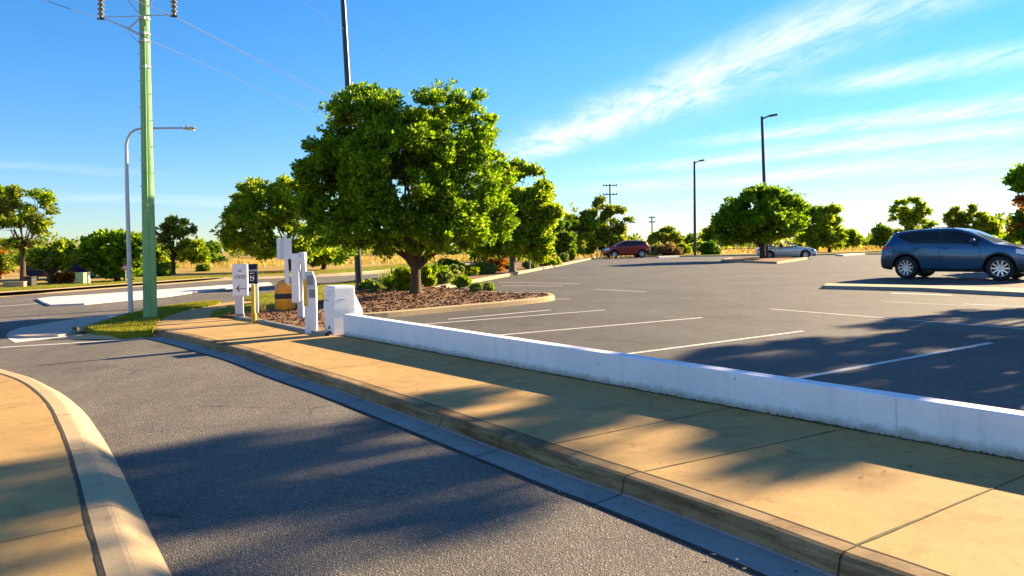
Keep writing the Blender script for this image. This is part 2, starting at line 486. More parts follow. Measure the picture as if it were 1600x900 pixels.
# ------------------------------------------------------------------ mesh builder
class MB:
    def __init__(s):
        s.v, s.f, s.m, s.sm = [], [], [], []

    def add(s, vs, fs, mi=0, smooth=False):
        o = len(s.v)
        s.v += [tuple(v) for v in vs]
        for f in fs:
            s.f.append([i + o for i in f])
            s.m.append(mi)
            s.sm.append(smooth)
        return s

    def box(s, c, d, mi=0, mat=None, bev=0.0):
        """box centre c size d; bev chamfers the upright edges and the rim"""
        x, y, z = (k / 2 for k in d)
        if bev > 0:
            b = min(bev, x * 0.9, y * 0.9, z * 0.9)
            ring = [(x - b, y), (x, y - b), (x, -y + b), (x - b, -y), (-x + b, -y), (-x, -y + b), (-x, y - b), (-x + b, y)]
            ins = [(px * (x - b) / x, py * (y - b) / y) for px, py in ring]
            vs = [(px, py, -z) for px, py in ring] + [(px, py, z - b) for px, py in ring] + [(px, py, z) for px, py in ins]
            fs = [list(range(7, -1, -1))[::-1]]
            fs = [[7, 6, 5, 4, 3, 2, 1, 0][::-1]]
            for k in range(2):
                for i in range(8):
                    j = (i + 1) % 8
                    fs.append([k * 8 + j, k * 8 + i, (k + 1) * 8 + i, (k + 1) * 8 + j][::-1])
            fs.append(list(range(16, 24))[::-1])
        else:
            vs = [(-x, -y, -z), (x, -y, -z), (x, y, -z), (-x, y, -z), (-x, -y, z), (x, -y, z), (x, y, z), (-x, y, z)]
            fs = [[0, 3, 2, 1], [4, 5, 6, 7], [0, 1, 5, 4], [1, 2, 6, 5], [2, 3, 7, 6], [3, 0, 4, 7]]
        vs = [Vector(v) for v in vs]
        if mat is not None:
            vs = [mat @ v for v in vs]
        vs = [v + Vector(c) for v in vs]
        return s.add(vs, fs, mi)

    def prism(s, poly, z0, z1, mi=0, side=None):
        """poly: list of (x, y); top at z1"""
        a = sum(poly[i][0] * poly[(i + 1) % len(poly)][1] - poly[(i + 1) % len(poly)][0] * poly[i][1] for i in range(len(poly)))
        if a < 0:
            poly = poly[::-1]
        n = len(poly)
        vs = [(p[0], p[1], z0) for p in poly] + [(p[0], p[1], z1) for p in poly]
        s.add(vs, [list(range(n, 2 * n))], mi)
        s.add(vs, [[i, (i + 1) % n, n + (i + 1) % n, n + i] for i in range(n)], mi if side is None else side)
        return s

    def tube(s, pts, rad, n=8, mi=0, caps=True, smooth=True):
        pts = [Vector(p) for p in pts]
        if not isinstance(rad, (list, tuple)):
            rad = [rad] * len(pts)
        o = len(s.v)
        ref = None
        vs = []
        for i, p in enumerate(pts):
            d = (pts[min(i + 1, len(pts) - 1)] - pts[max(i - 1, 0)])
            if d.length < 1e-9:
                d = Vector((0, 0, 1))
            d.normalize()
            if ref is None:
                ref = Vector((1, 0, 0)) if abs(d.x) < 0.9 else Vector((0, 1, 0))
            a = (ref - d * ref.dot(d))
            if a.length < 1e-6:
                a = d.orthogonal()
            a.normalize()
            ref = a
            b = d.cross(a)
            for k in range(n):
                t = 2 * PI * k / n
                vs.append(p + (a * math.cos(t) + b * math.sin(t)) * rad[i])
        fs = []
        for i in range(len(pts) - 1):
            for k in range(n):
                fs.append([i * n + k, i * n + (k + 1) % n, (i + 1) * n + (k + 1) % n, (i + 1) * n + k])
        s.add(vs, fs, mi, smooth)
        if caps:
            s.add(vs[:n], [list(range(n))[::-1]], mi)
            s.add(vs[-n:], [list(range(n))], mi)
        return s

    def lathe(s, prof, n=24, mi=0, mat=None, smooth=True):
        """prof (r, z) revolved round z"""
        vs, fs = [], []
        for r, z in prof:
            for k in range(n):
                t = 2 * PI * k / n
                vs.append(Vector((r * math.cos(t), r * math.sin(t), z)))
        for i in range(len(prof) - 1):
            for k in range(n):
                fs.append([i * n + k, i * n + (k + 1) % n, (i + 1) * n + (k + 1) % n, (i + 1) * n + k])
        if mat is not None:
            vs = [mat @ v for v in vs]
        return s.add(vs, fs, mi, smooth)

    def grid(s, rows, mi=0, smooth=True, flip=False):
        """rows: list of equal-length point lists"""
        n = len(rows[0])
        vs = [p for r in rows for p in r]
        fs = []
        for i in range(len(rows) - 1):
            for k in range(n - 1):
                q = [i * n + k, i * n + k + 1, (i + 1) * n + k + 1, (i + 1) * n + k]
                fs.append(q[::-1] if flip else q)
        return s.add(vs, fs, mi, smooth)

    def build(s, name, mats, parent=None, loc=None):
        me = bpy.data.meshes.new(name)
        me.from_pydata(s.v, [], s.f)
        if not isinstance(mats, (list, tuple)):
            mats = [mats]
        for m in mats:
            me.materials.append(m)
        me.polygons.foreach_set('material_index', s.m)
        me.polygons.foreach_set('use_smooth', s.sm)
        me.update()
        o = bpy.data.objects.new(name, me)
        COL.objects.link(o)
        if parent is not None:
            o.parent = parent
        if loc is not None:
            o.location = loc
        return o


def tag(o, label=None, cat=None, group=None, kind=None):
    if label:
        o['label'] = label
    if cat:
        o['category'] = cat
    if group:
        o['group'] = group
    if kind:
        o['kind'] = kind
    return o


def thing(name, label, cat, loc=(0, 0, 0), rz=0.0, group=None):
    o = bpy.data.objects.new(name, None)
    COL.objects.link(o)
    o.empty_display_size = 0.2
    o.location = loc
    o.rotation_euler = (0, 0, rz)
    return tag(o, label, cat, group)


def structure(name, mb, mats):
    return tag(mb.build(name, mats), kind='structure')


def crom(pts, n=6):
    """Catmull-Rom through 2D points"""
    pts = [Vector((p[0], p[1], 0)) for p in pts]
    out = []
    for i in range(len(pts) - 1):
        p0 = pts[max(i - 1, 0)]
        p1, p2 = pts[i], pts[i + 1]
        p3 = pts[min(i + 2, len(pts) - 1)]
        for k in range(n):
            t = k / n
            q = 0.5 * ((2 * p1) + (p2 - p0) * t + (2 * p0 - 5 * p1 + 4 * p2 - p3) * t * t + (3 * p1 - p0 - 3 * p2 + p3) * t ** 3)
            out.append((q.x, q.y))
    out.append((pts[-1].x, pts[-1].y))
    return out


def normals2(line):
    out = []
    for i in range(len(line)):
        a = line[max(i - 1, 0)]
        b = line[min(i + 1, len(line) - 1)]
        d = Vector((b[0] - a[0], b[1] - a[1]))
        d.normalize()
        out.append((d.y, -d.x))     # right of the direction of travel
    return out


def sweep(mb, line, prof, mis, flip=False, smooth=False):
    nn = normals2(line)
    for k in range(len(prof) - 1):
        rows = []
        for p, n in zip(line, nn):
            rows.append([(p[0] + n[0] * o, p[1] + n[1] * o, z) for o, z in (prof[k], prof[k + 1])])
        mb.grid(rows, mis[k], smooth, flip)


def xy(px, py, z=0.0):
    p = at(px, py, z)
    return (p.x, p.y)


def strip(mb, a, b, wd, z, mi=0, wob=0.0):
    """flat strip from a to b"""
    a, b = Vector(a), Vector(b)
    d = (b - a)
    n = Vector((-d.y, d.x)).normalized() * wd / 2
    k = max(1, int(d.length / 0.15)) if wob else 1
    rows = []
    for i in range(k + 1):
        p = a + d * i / k
        e = 1 + (random.uniform(-wob, wob) if wob else 0)
        e2 = 1 + (random.uniform(-wob, wob) if wob else 0)
        rows.append([(p.x + n.x * e, p.y + n.y * e, z), (p.x - n.x * e2, p.y - n.y * e2, z)])
    mb.grid(rows, mi, False, True)


ZR = -0.13

# ------------------------------------------------------------------ ground, road, car park
mb = MB()
mb.add([(-2500, -300, -0.2), (2500, -300, -0.2), (2500, 3500, -0.2), (-2500, 3500, -0.2)], [[0, 1, 2, 3]])
structure('ground', mb, M['field'])

mb = MB()
mb.add([(-90, -8, ZR), (6, -8, ZR), (6, 70, ZR), (-90, 70, ZR)], [[0, 1, 2, 3]])
structure('road', mb, M['road'])

# white low wall line, footpath, right kerb
W0 = Vector(xy(537, 525))
W1 = Vector(xy(1600, 720.5))
WU = (W1 - W0).normalized()
WN = Vector((-WU.y, WU.x))          # towards the car park
if WN.y < 0:
    WN = -WN
W2 = W0 + WU * 16.0
TH = 0.17

jl = [(246, 512.5), (297, 522), (346, 533.5), (400, 546.5), (462, 566.5), (550, 592), (644, 622), (900, 705.6), (1000, 737), (1200, 803.6), (1340, 853), (1472, 897)]
jw = [xy(*p) for p in jl]
d = Vector(jw[-1]) - Vector(jw[-3])
d.normalize()
jw += [(jw[-1][0] + d.x * 2.0, jw[-1][1] + d.y * 2.0), (jw[-1][0] + d.x * 6.0, jw[-1][1] + d.y * 6.0)]
kerb_line = crom(jw, 6)
end = kerb_line[-1]

# footpath on the right: kerb joint line -> along the wall -> back
path_edge = [xy(244, 511), xy(245.5, 504.4), xy(261.5, 494), xy(290, 485), xy(343, 474), xy(372, 470.5), xy(398, 470)]
bed_front = [xy(506, 524), xy(477, 518), xy(400, 502), xy(372, 499), xy(345, 497), xy(328, 494.5), xy(333, 488), xy(355, 480), xy(398, 473)]
poly = list(kerb_line) + [(W2.x, W2.y)] + [(W0.x, W0.y)] + bed_front + path_edge[::-1]
mb = MB()
mb.prism(poly, -0.18, 0.0)


def pjoint(a, b, wd=0.012, mi=1, ext=1.0, z=0.004):
    wd *= 0.62 if mi == 1 else 0.9
    a, b = Vector(xy(*a)), Vector(xy(*b))
    strip(mb, a, a + (b - a) * ext, wd, z, mi, 0.45)


pjoint((441, 556), (540, 552), 0.010, 1, 1.25)
pjoint((506, 577.5), (616, 563), 0.010, 1, 1.45)
pjoint((646, 621), (775, 597), 0.012, 1, 1.5)
pjoint((868, 693), (1040, 658), 0.014, 1, 1.9)
pjoint((1007, 737), (1227, 690), 0.014, 1, 1.45)
pjoint((1340, 852), (1555, 762), 0.018, 2, 1.0)
pjoint((1555, 762), (1640, 728), 0.010, 1, 1.0)
pjoint((320, 524), (420, 516), 0.012, 1, 1.0)
# dark line where the footpath meets the kerb
nn = normals2(kerb_line)
rows = [[(p[0] - n[0] * 0.009 * random.uniform(0.6, 1.4), p[1] - n[1] * 0.009, 0.0035), (p[0] + n[0] * 0.004, p[1] + n[1] * 0.004, 0.0035)] for p, n in zip(kerb_line, nn)]
mb.grid(rows, 1, False, False)
footpath = structure('footpath', mb, [M['path'], M['joint'], M['moss']])

mb = MB()
prof = [(0.0, -0.002), (0.0, 0.002), (0.105, 0.000), (0.130, -0.008), (0.145, -0.025), (0.165, ZR + 0.024), (0.175, ZR + 0.017), (0.405, ZR + 0.008), (0.41, ZR - 0.03)]
prof = prof[1:]
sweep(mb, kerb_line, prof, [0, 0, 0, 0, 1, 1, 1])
# joints across kerb and gutter
for px, py in ((300, 523), (360, 536.5), (441, 559.5), (506, 579), (590, 604), (700, 640), (800, 672.5), (1007, 739.5), (1345, 855)):
    q = Vector(xy(px, py))
    i = min(range(len(kerb_line)), key=lambda k: (Vector(kerb_line[k]) - q).length)
    p, n = Vector(kerb_line[i]), Vector(nn[i])
    t = Vector((-n.y, n.x)) * 0.004
    pr = [(o, z + 0.003) for o, z in prof[:-1]]
    pr = [(o + (0.003 if 2 < k < 6 else 0), z) for k, (o, z) in enumerate(pr)]
    rows = [[(p.x + n.x * o + t.x * s, p.y + n.y * o + t.y * s, z) for o, z in pr] for s in (1, -1)]
    mb.grid(rows, 2, False, False)
# thin dark seam between gutter and asphalt
rows = [[(p[0] + n[0] * 0.402, p[1] + n[1] * 0.402, ZR + 0.0105), (p[0] + n[0] * (0.415 + random.uniform(0, 0.02)), p[1] + n[1] * 0.425, ZR + 0.004)] for p, n in zip(kerb_line, nn)]
mb.grid(rows, 2, False, False)
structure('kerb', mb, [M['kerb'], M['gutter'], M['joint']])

# left kerb and footpath
lj = [(-700, 545), (-420, 547), (-200, 553), (-80, 565), (0, 584), (40, 600), (72, 628), (90, 660), (106, 700), (120, 748), (136, 812), (160, 900)]
lw = [xy(*p) for p in lj]
d = (Vector(lw[-1]) - Vector(lw[-2])).normalized()
lw += [(lw[-1][0] + d.x * 1.5, lw[-1][1] + d.y * 1.5), (lw[-1][0] + d.x * 5, lw[-1][1] + d.y * 5)]
left_line = crom(lw, 14)
ln = normals2(left_line)
mb = MB()
# side of the line that faces the road
sgn = 1.0
mid = left_line[len(left_line) // 2 + 40]
if (Vector(mid) + Vector(ln[len(left_line) // 2 + 40]) * 0.5).x < mid[0]:
    sgn = -1.0
prof = [(0.012, -0.02), (0.014, 0.004), (0.115, 0.001), (0.14, -0.004), (0.165, -0.015), (0.19, -0.032), (0.30, ZR + 0.014), (0.315, ZR + 0.004), (0.325, ZR - 0.03)]
nl = [(a * sgn, b * sgn) for a, b in ln]
for k in range(len(prof) - 1):
    rows = [[(p[0] + n[0] * o, p[1] + n[1] * o, z) for o, z in (prof[k], prof[k + 1])] for p, n in zip(left_line, nl)]
    mb.grid(rows, 0, 0 < k < 6, sgn > 0)
for px, py in ((85, 651), (108, 706), (131, 798), (40, 600)):
    q = Vector(xy(px, py))
    i = min(range(len(left_line)), key=lambda k: (Vector(left_line[k]) - q).length)
    p, n = Vector(left_line[i]), Vector(nl[i])
    t = Vector((-n.y, n.x)) * 0.003
    rows = [[(p.x + n.x * o + t.x * s, p.y + n.y * o + t.y * s, z + 0.003) for o, z in prof[1:-1]] for s in (1, -1)]
    mb.grid(rows, 1, False, False)
structure('kerb', mb, [M['kerb_pale'], M['joint']])
mb = MB()
mb.prism(left_line + [(-12, -3), (-40, -3), (-40, left_line[0][1])], -0.18, 0.0)
rows = [[(p[0] - n[0] * 0.012 * random.uniform(0.5, 1.6), p[1] - n[1] * 0.010, 0.003), (p[0] + n[0] * 0.013, p[1] + n[1] * 0.013, 0.003)] for p, n in zip(left_line, nl)]
mb.grid(rows, 1, False, True)
pjoint((86, 664), (-40, 683), 0.008, 1, 1.3)
pjoint((134, 820), (-40, 857), 0.010, 1, 1.3)
pjoint((40, 604), (-60, 612), 0.008, 1, 1.3)
structure('footpath', mb, [M['path'], M['joint']])

# car park
B0 = W0 + WN * TH * 0.5
B2 = W2 + WN * TH * 0.5
far_edge = [xy(930, 403), xy(1060, 401.5), xy(1180, 399.8), xy(1300, 398.6), xy(1400, 397.3), xy(1700, 394)]
lot = [(B0.x, B0.y), (B2.x, B2.y), (40, -6), (110, 30)] + far_edge[::-1] + [xy(690, 446), xy(560, 494)]
mb = MB()
mb.prism(lot, -0.18, 0.0)
structure('car_park', mb, M['lot'])

# painted bay lines
mb = MB()


def line_px(a, b, wd=0.09, z=0.004):
    strip(mb, xy(*a), xy(*b), wd, z, 0, 0.12)


line_px((640, 508.5), (945, 484.5), 0.08)
line_px((760, 525.5), (1097, 496.5), 0.08)
line_px((960, 556), (1255, 517.5), 0.085)
line_px((1225, 595.5), (1548, 536), 0.095)
line_px((1640, 640), (1900, 560), 0.095)
line_px((1205, 483), (1680, 520.5), 0.08)
line_px((1380, 471.5), (1510, 478), 0.07)
line_px((1505, 475), (1700, 485), 0.09)
line_px((1392, 458), (1487, 461.8), 0.22)
line_px((780, 441), (905, 443.5), 0.10)
line_px((785, 446), (880, 447), 0.10)
line_px((700, 499), (860, 484.5), 0.09)
line_px((855, 467.5), (892, 467.5), 0.08)
line_px((930, 452), (1010, 456), 0.08)
structure('parking_lines', mb, M['paint'])

# car park far kerb
mb = MB()
fe = [xy(930, 403)] + far_edge[1:]
sweep(mb, fe, [(-0.0, 0.0), (-0.02, 0.12), (-0.17, 0.125), (-0.2, -0.1)], [0, 0, 0], True)
structure('kerb', mb, M['kerb_pale'])

# ------------------------------------------------------------------ street side: medians, verges, kerbs, lawn, beds
far_kerb = [(-75, 22.0), xy(-500, 495, 0), xy(-200, 473.5, 0), xy(0, 457.5, 0), xy(80, 452.3, 0), xy(160, 446.6, 0), xy(235, 441.3, 0), xy(330, 434.8, 0), xy(440, 430.5, 0), xy(560, 425.5, 0), xy(680, 415, 0), xy(760, 406, 0)]
fk = crom(far_kerb, 4)
mb = MB()
sweep(mb, fk, [(0.75, ZR + 0.004), (0.0, -0.02), (-0.03, 0.02), (-0.3, 0.025), (-0.32, -0.05)], [0, 0, 0, 0], True)
structure('kerb', mb, M['kerb_pale'])
nfk = normals2(fk)
inner = [(p[0] - n[0] * 0.31, p[1] - n[1] * 0.31) for p, n in zip(fk, nfk)]
off = [(p[0] - n[0] * 5.2, p[1] - n[1] * 5.2) for p, n in zip(fk, nfk)]
mb = MB()
mb.prism(inner + off[::-1], -0.18, 0.01)
structure('grass_verge', mb, M['grass'])
# dry field behind the verge
mb = MB()
field_poly = off + [xy(790, 402, 0), xy(925, 401.5, 0)] + [(p[0], p[1] + 0.3) for p in far_edge] + [(600, 90), (900, 1200), (-900, 1200), (-600, 30)]
mb.prism(field_poly, -0.18, 0.002)
structure('field', mb, M['field'])
# green lawn band behind the car park
mb = MB()
fo = [(p[0], p[1] + 0.5) for p in far_edge]
fo2 = [(p[0] + 1.0, p[1] + 9 + 2 * math.sin(i * 1.7)) for i, p in enumerate(far_edge)]
mb.prism([xy(925, 402.5)] + fo + fo2[::-1], -0.1, 0.03)
structure('grass_verge', mb, M['grass'])
# pale lane beyond the verge on the left
mb = MB()
strip(mb, (-60, 40.0), xy(120, 431.5), 1.6, 0.012, 0)
structure('lane', mb, M['apron'])

# concrete median in the street, with its pale nose
med = [xy(58, 463, 0), xy(79, 460.5, 0), xy(140, 457, 0), xy(260, 448.8, 0), xy(355, 442.3, 0), xy(420, 438.5, 0), xy(425, 441, 0), xy(360, 446.5, 0), xy(300, 453, 0), xy(260, 458.5, 0), xy(132, 470, 0), xy(79, 472.2, 0), xy(66, 467.5, 0)]
mb = MB()
mb.prism(med, ZR - 0.02, ZR + 0.055)
structure('median', mb, M['median'])
# pink concrete splitter island beside the verge
spl = [xy(10, 517), xy(16, 511.5), xy(32, 506), xy(81, 498), xy(162, 488), xy(206, 482.5), xy(245, 479), xy(245, 482), xy(203, 491.5), xy(156, 505), xy(132, 511), xy(114, 513.5), xy(91, 516.5), xy(40, 518.5)]
mb = MB()
mb.prism(spl, -0.18, ZR + 0.05)
structure('traffic_island', mb, M['apron'])
# painted marks of the street
mb = MB()


def road_line(a, b, wd, z=ZR + 0.004):
    strip(mb, xy(a[0], a[1], ZR), xy(b[0], b[1], ZR), wd, z, 0, 0.1)


q = [xy(12, 529, ZR), xy(24, 536, ZR), xy(132, 523, ZR), xy(88, 519.5, ZR)]
mb.add([(p[0], p[1], ZR + 0.005) for p in q], [[0, 1, 2, 3]])
road_line((-160, 553), (232, 529), 0.11)
road_line((-100, 487), (80, 472.6), 0.16)
road_line((-100, 513), (72, 497), 0.12)
structure('road_markings', mb, M['paint'])

# grass verge round the pole
ver = [xy(134, 511.5), xy(156, 504.5), xy(203, 490.5), xy(245, 481.5), xy(290, 475), xy(336, 470.3), xy(345, 471.5), xy(339, 476.5), xy(290, 484.8), xy(261.5, 493.8), xy(245.5, 504.2), xy(243.5, 511), xy(238, 517), xy(190, 519), xy(150, 518)]
mb = MB()
mb.prism(ver, -0.18, 0.015)
structure('grass_verge', mb, M['grass'])
mb = MB()
kl = [xy(112, 520.5, -0.03), xy(150, 519.8, -0.03), xy(190, 519.8, -0.03), xy(236, 518, -0.03), xy(246, 514, -0.03)]
sweep(mb, crom(kl, 4), [(-0.08, -0.10), (-0.05, ZR + 0.075), (0.10, ZR + 0.06), (0.20, ZR - 0.02)], [0, 0, 0], False)
tl = [xy(116, 513.5), xy(133, 511.5), xy(170, 508), xy(240, 498)]
sweep(mb, crom(tl, 4), [(-0.06, -0.05), (-0.06, 0.03), (0.07, 0.03), (0.10, -0.05)], [0, 0, 0], False)
structure('kerb', mb, M['kerb_pale'])
# lawn behind the machines
lawn = [xy(330, 494), xy(333, 487), xy(357, 480), xy(400, 473), xy(398, 469), xy(372, 469), xy(420, 458), xy(480, 449), xy(560, 438.5), xy(640, 429), xy(690, 424), xy(700, 440), xy(620, 446), xy(560, 459), xy(470, 480), xy(430, 485), xy(395, 492), xy(360, 496)]
mb = MB()
mb.prism(lawn, -0.18, 0.022)
structure('lawn', mb, M['grass'])
# mulch beds
mb = MB()
bed1 = [xy(504, 523.5), xy(477, 517.3), xy(400, 501.3), xy(372, 498), xy(346, 495.5), xy(395, 491), xy(430, 484.5), xy(470, 479), xy(560, 458), xy(585, 480), xy(545, 500)]
mb.prism(bed1, -0.18, 0.05)
structure('garden_bed', mb, M['mulch'])
mb = MB()
edge = [xy(510, 525), xy(477, 518.4), xy(400, 502.2), xy(372, 499.2)]
sweep(mb, edge, [(-0.02, -0.05), (-0.02, 0.055), (0.05, 0.055), (0.06, -0.05)], [0, 0, 0], True)
structure('bed_edging', mb, M['gutter'])

ISL = [xy(548, 492, 0.1), xy(600, 488.5, 0.1), xy(700, 479.5, 0.1), xy(800, 470.5, 0.1), xy(850, 464.8, 0.1), xy(857, 461.5, 0.1), xy(846, 459.2, 0.1), xy(800, 459, 0.1), xy(740, 455.5, 0.1), xy(690, 449, 0.1)]
bedk = [xy(690, 446.5, 0.1), xy(740, 437.2, 0.1), xy(800, 426.5, 0.1), xy(860, 415.5, 0.1), xy(905, 406.8, 0.1), xy(935, 400.6, 0.1)]
mb = MB()
mb.prism(ISL + bedk[::1] + [xy(925, 398.6, 0.1), xy(880, 402, 0.1), xy(800, 411, 0.1), xy(700, 424, 0.1), xy(620, 440, 0.1), xy(555, 456, 0.1)], -0.1, 0.105)
structure('garden_bed', mb, M['mulch'])
mb = MB()
outl = crom(ISL[:9], 4)
sweep(mb, outl, [(0.02, 0.10), (0.0, 0.125), (0.13, 0.125), (0.15, 0.105), (0.16, -0.02)], [0, 0, 0, 0], False)
structure('kerb', mb, M['kerb_pale'])
mb = MB()
outb = crom([xy(672, 449.5, 0.1)] + bedk, 4)
sweep(mb, outb, [(-0.02, 0.08), (-0.02, 0.128), (0.15, 0.128), (0.17, 0.10), (0.18, -0.02)], [0, 0, 0, 0], False)
structure('kerb', mb, M['kerb_pale'])
# island of the lone tree
mb = MB()
il = [xy(1128, 405.5, .1), xy(1150, 407.6, .1), xy(1214, 409.8, .1), xy(1240, 406.5, .1), xy(1262, 402.8, .1), xy(1240, 401.5, .1), xy(1190, 402, .1), xy(1140, 403.2, .1)]
mb.prism(il, -0.05, 0.12, 0, 1)
structure('traffic_island', mb, [M['mulch'], M['kerb_pale']])
mb = MB()
e0 = il + [il[0]]
sweep(mb, e0, [(0.0, 0.1), (-0.02, 0.14), (-0.25, 0.14), (-0.27, 0.1)], [0, 0, 0], True)
structure('kerb', mb, M['kerb_pale'])
# island in front of the blue car
mb = MB()
ir = [xy(1284, 446.0, .1), xy(1292, 441.2, .1), xy(1450, 444.5, .1), xy(1600, 449.0, .1), xy(1900, 459, .1), xy(1900, 473, .1), xy(1600, 457, .1), xy(1440, 449.5, .1)]
mb.prism(ir, -0.05, 0.075, 0, 1)
sweep(mb, [ir[0], ir[7], ir[6], ir[5]], [(0.0, -0.02), (-0.01, 0.10), (-0.16, 0.10), (-0.17, 0.05)], [1, 1, 1], True)
structure('traffic_island', mb, [M['kerb_pale'], M['gutter']])
# far light kerb pieces
mb = MB()
for a, b in (((1030, 403), (1062, 401.5)), ((1318, 400.5), (1352, 398))):
    pa, pb = at(*a), at(*b)
    mb.prism([(pa.x, pa.y), (pb.x, pb.y), (pb.x, pb.y + 1.6), (pa.x, pa.y + 1.6)], -0.05, 0.13)
structure('kerb', mb, M['median'])

# ------------------------------------------------------------------ the white wall
wall = thing('low_wall', 'long low white painted wall between the footpath and the car park', 'wall')
h0, h1 = 0.373, 0.300
mb = MB()
NSEG = 60
rows_f, rows_t = [], []
for i in range(NSEG + 1):
    s = 16.0 * i / NSEG
    hh = h0 + (h1 - h0) * s / (W1 - W0).length
    p = W0 + WU * s
    q = p + WN * TH
    b = 0.012
    pf = p + WN * b
    qb = q - WN * b
    rows_f.append([(p.x, p.y, -0.1), (p.x, p.y, hh - b), (pf.x, pf.y, hh), (qb.x, qb.y, hh), (q.x, q.y, hh - b), (q.x, q.y, -0.1)])
mb.grid(rows_f, 0, False, False)
mb.add(rows_f[0], [[0, 1, 2, 3, 4, 5]], 0)
mb.add(rows_f[-1], [[5, 4, 3, 2, 1, 0]], 0)
mb.build('wall_body', M['wall'], wall)
mb = MB()
rows = []
for i in range(2400):
    s = 16.0 * i / 2399
    p = W0 + WU * s - WN * 0.004
    g = p - WN * (0.012 + 0.02 * random.random() ** 3)
    zz = 0.006 + 0.006 * abs(math.sin(s * 3.1) * math.sin(s * 1.3)) + 0.018 * random.random() ** 6
    rows.append([(g.x, g.y, 0.005), (p.x, p.y, zz)])
mb.grid(rows, 0, False, True)
mb.build('moss_line', M['moss'], wall)
for s in (4.9, 9.2):
    mb = MB()
    p = W0 + WU * s - WN * 0.0025
    hh = h0 + (h1 - h0) * s / (W1 - W0).length - 0.012
    rows = []
    for i in range(14):
        o = WU * (0.0035 + random.uniform(0, 0.003))
        z = hh * i / 13
        rows.append([(p.x - o.x, p.y - o.y, z), (p.x + o.x, p.y + o.y, z)])
    mb.grid(rows, 0, False, True)
    mb.build('wall_joint', M['joint_grey'], wall)


# ------------------------------------------------------------------ foliage
def leaf_object(name, mat, cen, outv, per, rc, Ln, Wd, seed, parent=None, flat=0.75, up=0.35, outw=0.5, jit=0.6):
    rng = np.random.default_rng(seed)
    N = len(cen)
    T = N * per
    c = np.repeat(np.asarray(cen), per, axis=0)
    ov = np.repeat(np.asarray(outv), per, axis=0)
    r = rng.normal(size=(T, 3))
    r /= np.linalg.norm(r, axis=1, keepdims=True)
    rad = rng.random((T, 1)) ** 0.45
    rcs = np.repeat(rc * rng.uniform(0.65, 1.3, (N, 1)), per, axis=0)
    offv = r * rad * rcs
    offv[:, 2] *= flat
    p = c + offv
    dv = r * 0.8 + ov * outw + np.array([0, 0, up]) + rng.normal(size=(T, 3)) * jit
    dv /= np.linalg.norm(dv, axis=1, keepdims=True) + 1e-9
    sd = np.cross(dv, rng.normal(size=(T, 3)) + ov * 0.2)
    sd /= np.linalg.norm(sd, axis=1, keepdims=True) + 1e-9
    s = rng.uniform(0.65, 1.3, (T, 1))
    a = p - dv * Ln * 0.5 * s
    b = p + sd * Wd * 0.5 * s + dv * Ln * 0.05 * s
    t = p + dv * Ln * 0.5 * s
    e = p - sd * Wd * 0.5 * s + dv * Ln * 0.05 * s
    V = np.stack([a, b, t, e], axis=1).reshape(-1, 3).astype(np.float32)
    return quads(name, mat, V, parent)


def quads(name, mat, V, parent=None):
    T = len(V) // 4
    me = bpy.data.meshes.new(name)
    me.vertices.add(4 * T)
    me.loops.add(4 * T)
    me.polygons.add(T)
    me.vertices.foreach_set('co', V.ravel())
    me.loops.foreach_set('vertex_index', np.arange(4 * T, dtype=np.int32))
    me.polygons.foreach_set('loop_start', np.arange(0, 4 * T, 4, dtype=np.int32))
    me.materials.append(mat)
    me.update(calc_edges=True)
    o = bpy.data.objects.new(name, me)
    COL.objects.link(o)
    if parent is not None:
        o.parent = parent
    return o


def crown_points(lobes, n, seed, shell=0.55, gap=0.0, tuft=7):
    """clump centres in a union of ellipsoid lobes (centre, radii): tufts of clumps, thicker towards the outside"""
    rng = np.random.default_rng(seed)
    C = np.array([l[0] for l in lobes], float)
    R = np.array([l[1] for l in lobes], float)
    wts = (R[:, 0] * R[:, 1] * R[:, 2]) ** (2 / 3)
    wts /= wts.sum()
    mid = C.mean(axis=0)
    rt = float(np.mean(R)) * 0.21
    pts, nrm = [], []
    tries = 0
    while len(pts) < n and tries < n * 10:
        tries += 1
        k = rng.choice(len(C), p=wts)
        d = rng.normal(size=3)
        d /= np.linalg.norm(d)
        f = shell + (1 - shell) * rng.random() ** 0.5
        f *= 1 + 0.09 * math.sin(d[0] * 7 + k) * math.sin(d[1] * 6 + 2 * k) + rng.normal() * 0.045
        p = C[k] + d * R[k] * f
        q = np.linalg.norm((p - C) / R, axis=1)
        q[k] = 9
        if q.min() < 0.66 and rng.random() < 0.85:
            continue
        if gap and math.sin(p[0] * 2.3 + seed) * math.sin(p[2] * 2.7 + 1.3 * seed) * math.sin(p[1] * 2.1) > 1 - gap:
            continue
        m = max(2, int(tuft * rng.uniform(0.6, 1.4)))
        e = rng.normal(size=(m, 3)) * rt * rng.uniform(0.35, 0.75) * np.array([1, 1, 0.62])
        for t in e:
            pt = p + t
            o = t * 1.4 + (p - mid) * 0.5
            pts.append(pt)
            nrm.append(o / (np.linalg.norm(o) + 1e-9))
    return np.array(pts[:n]), np.array(nrm[:n])


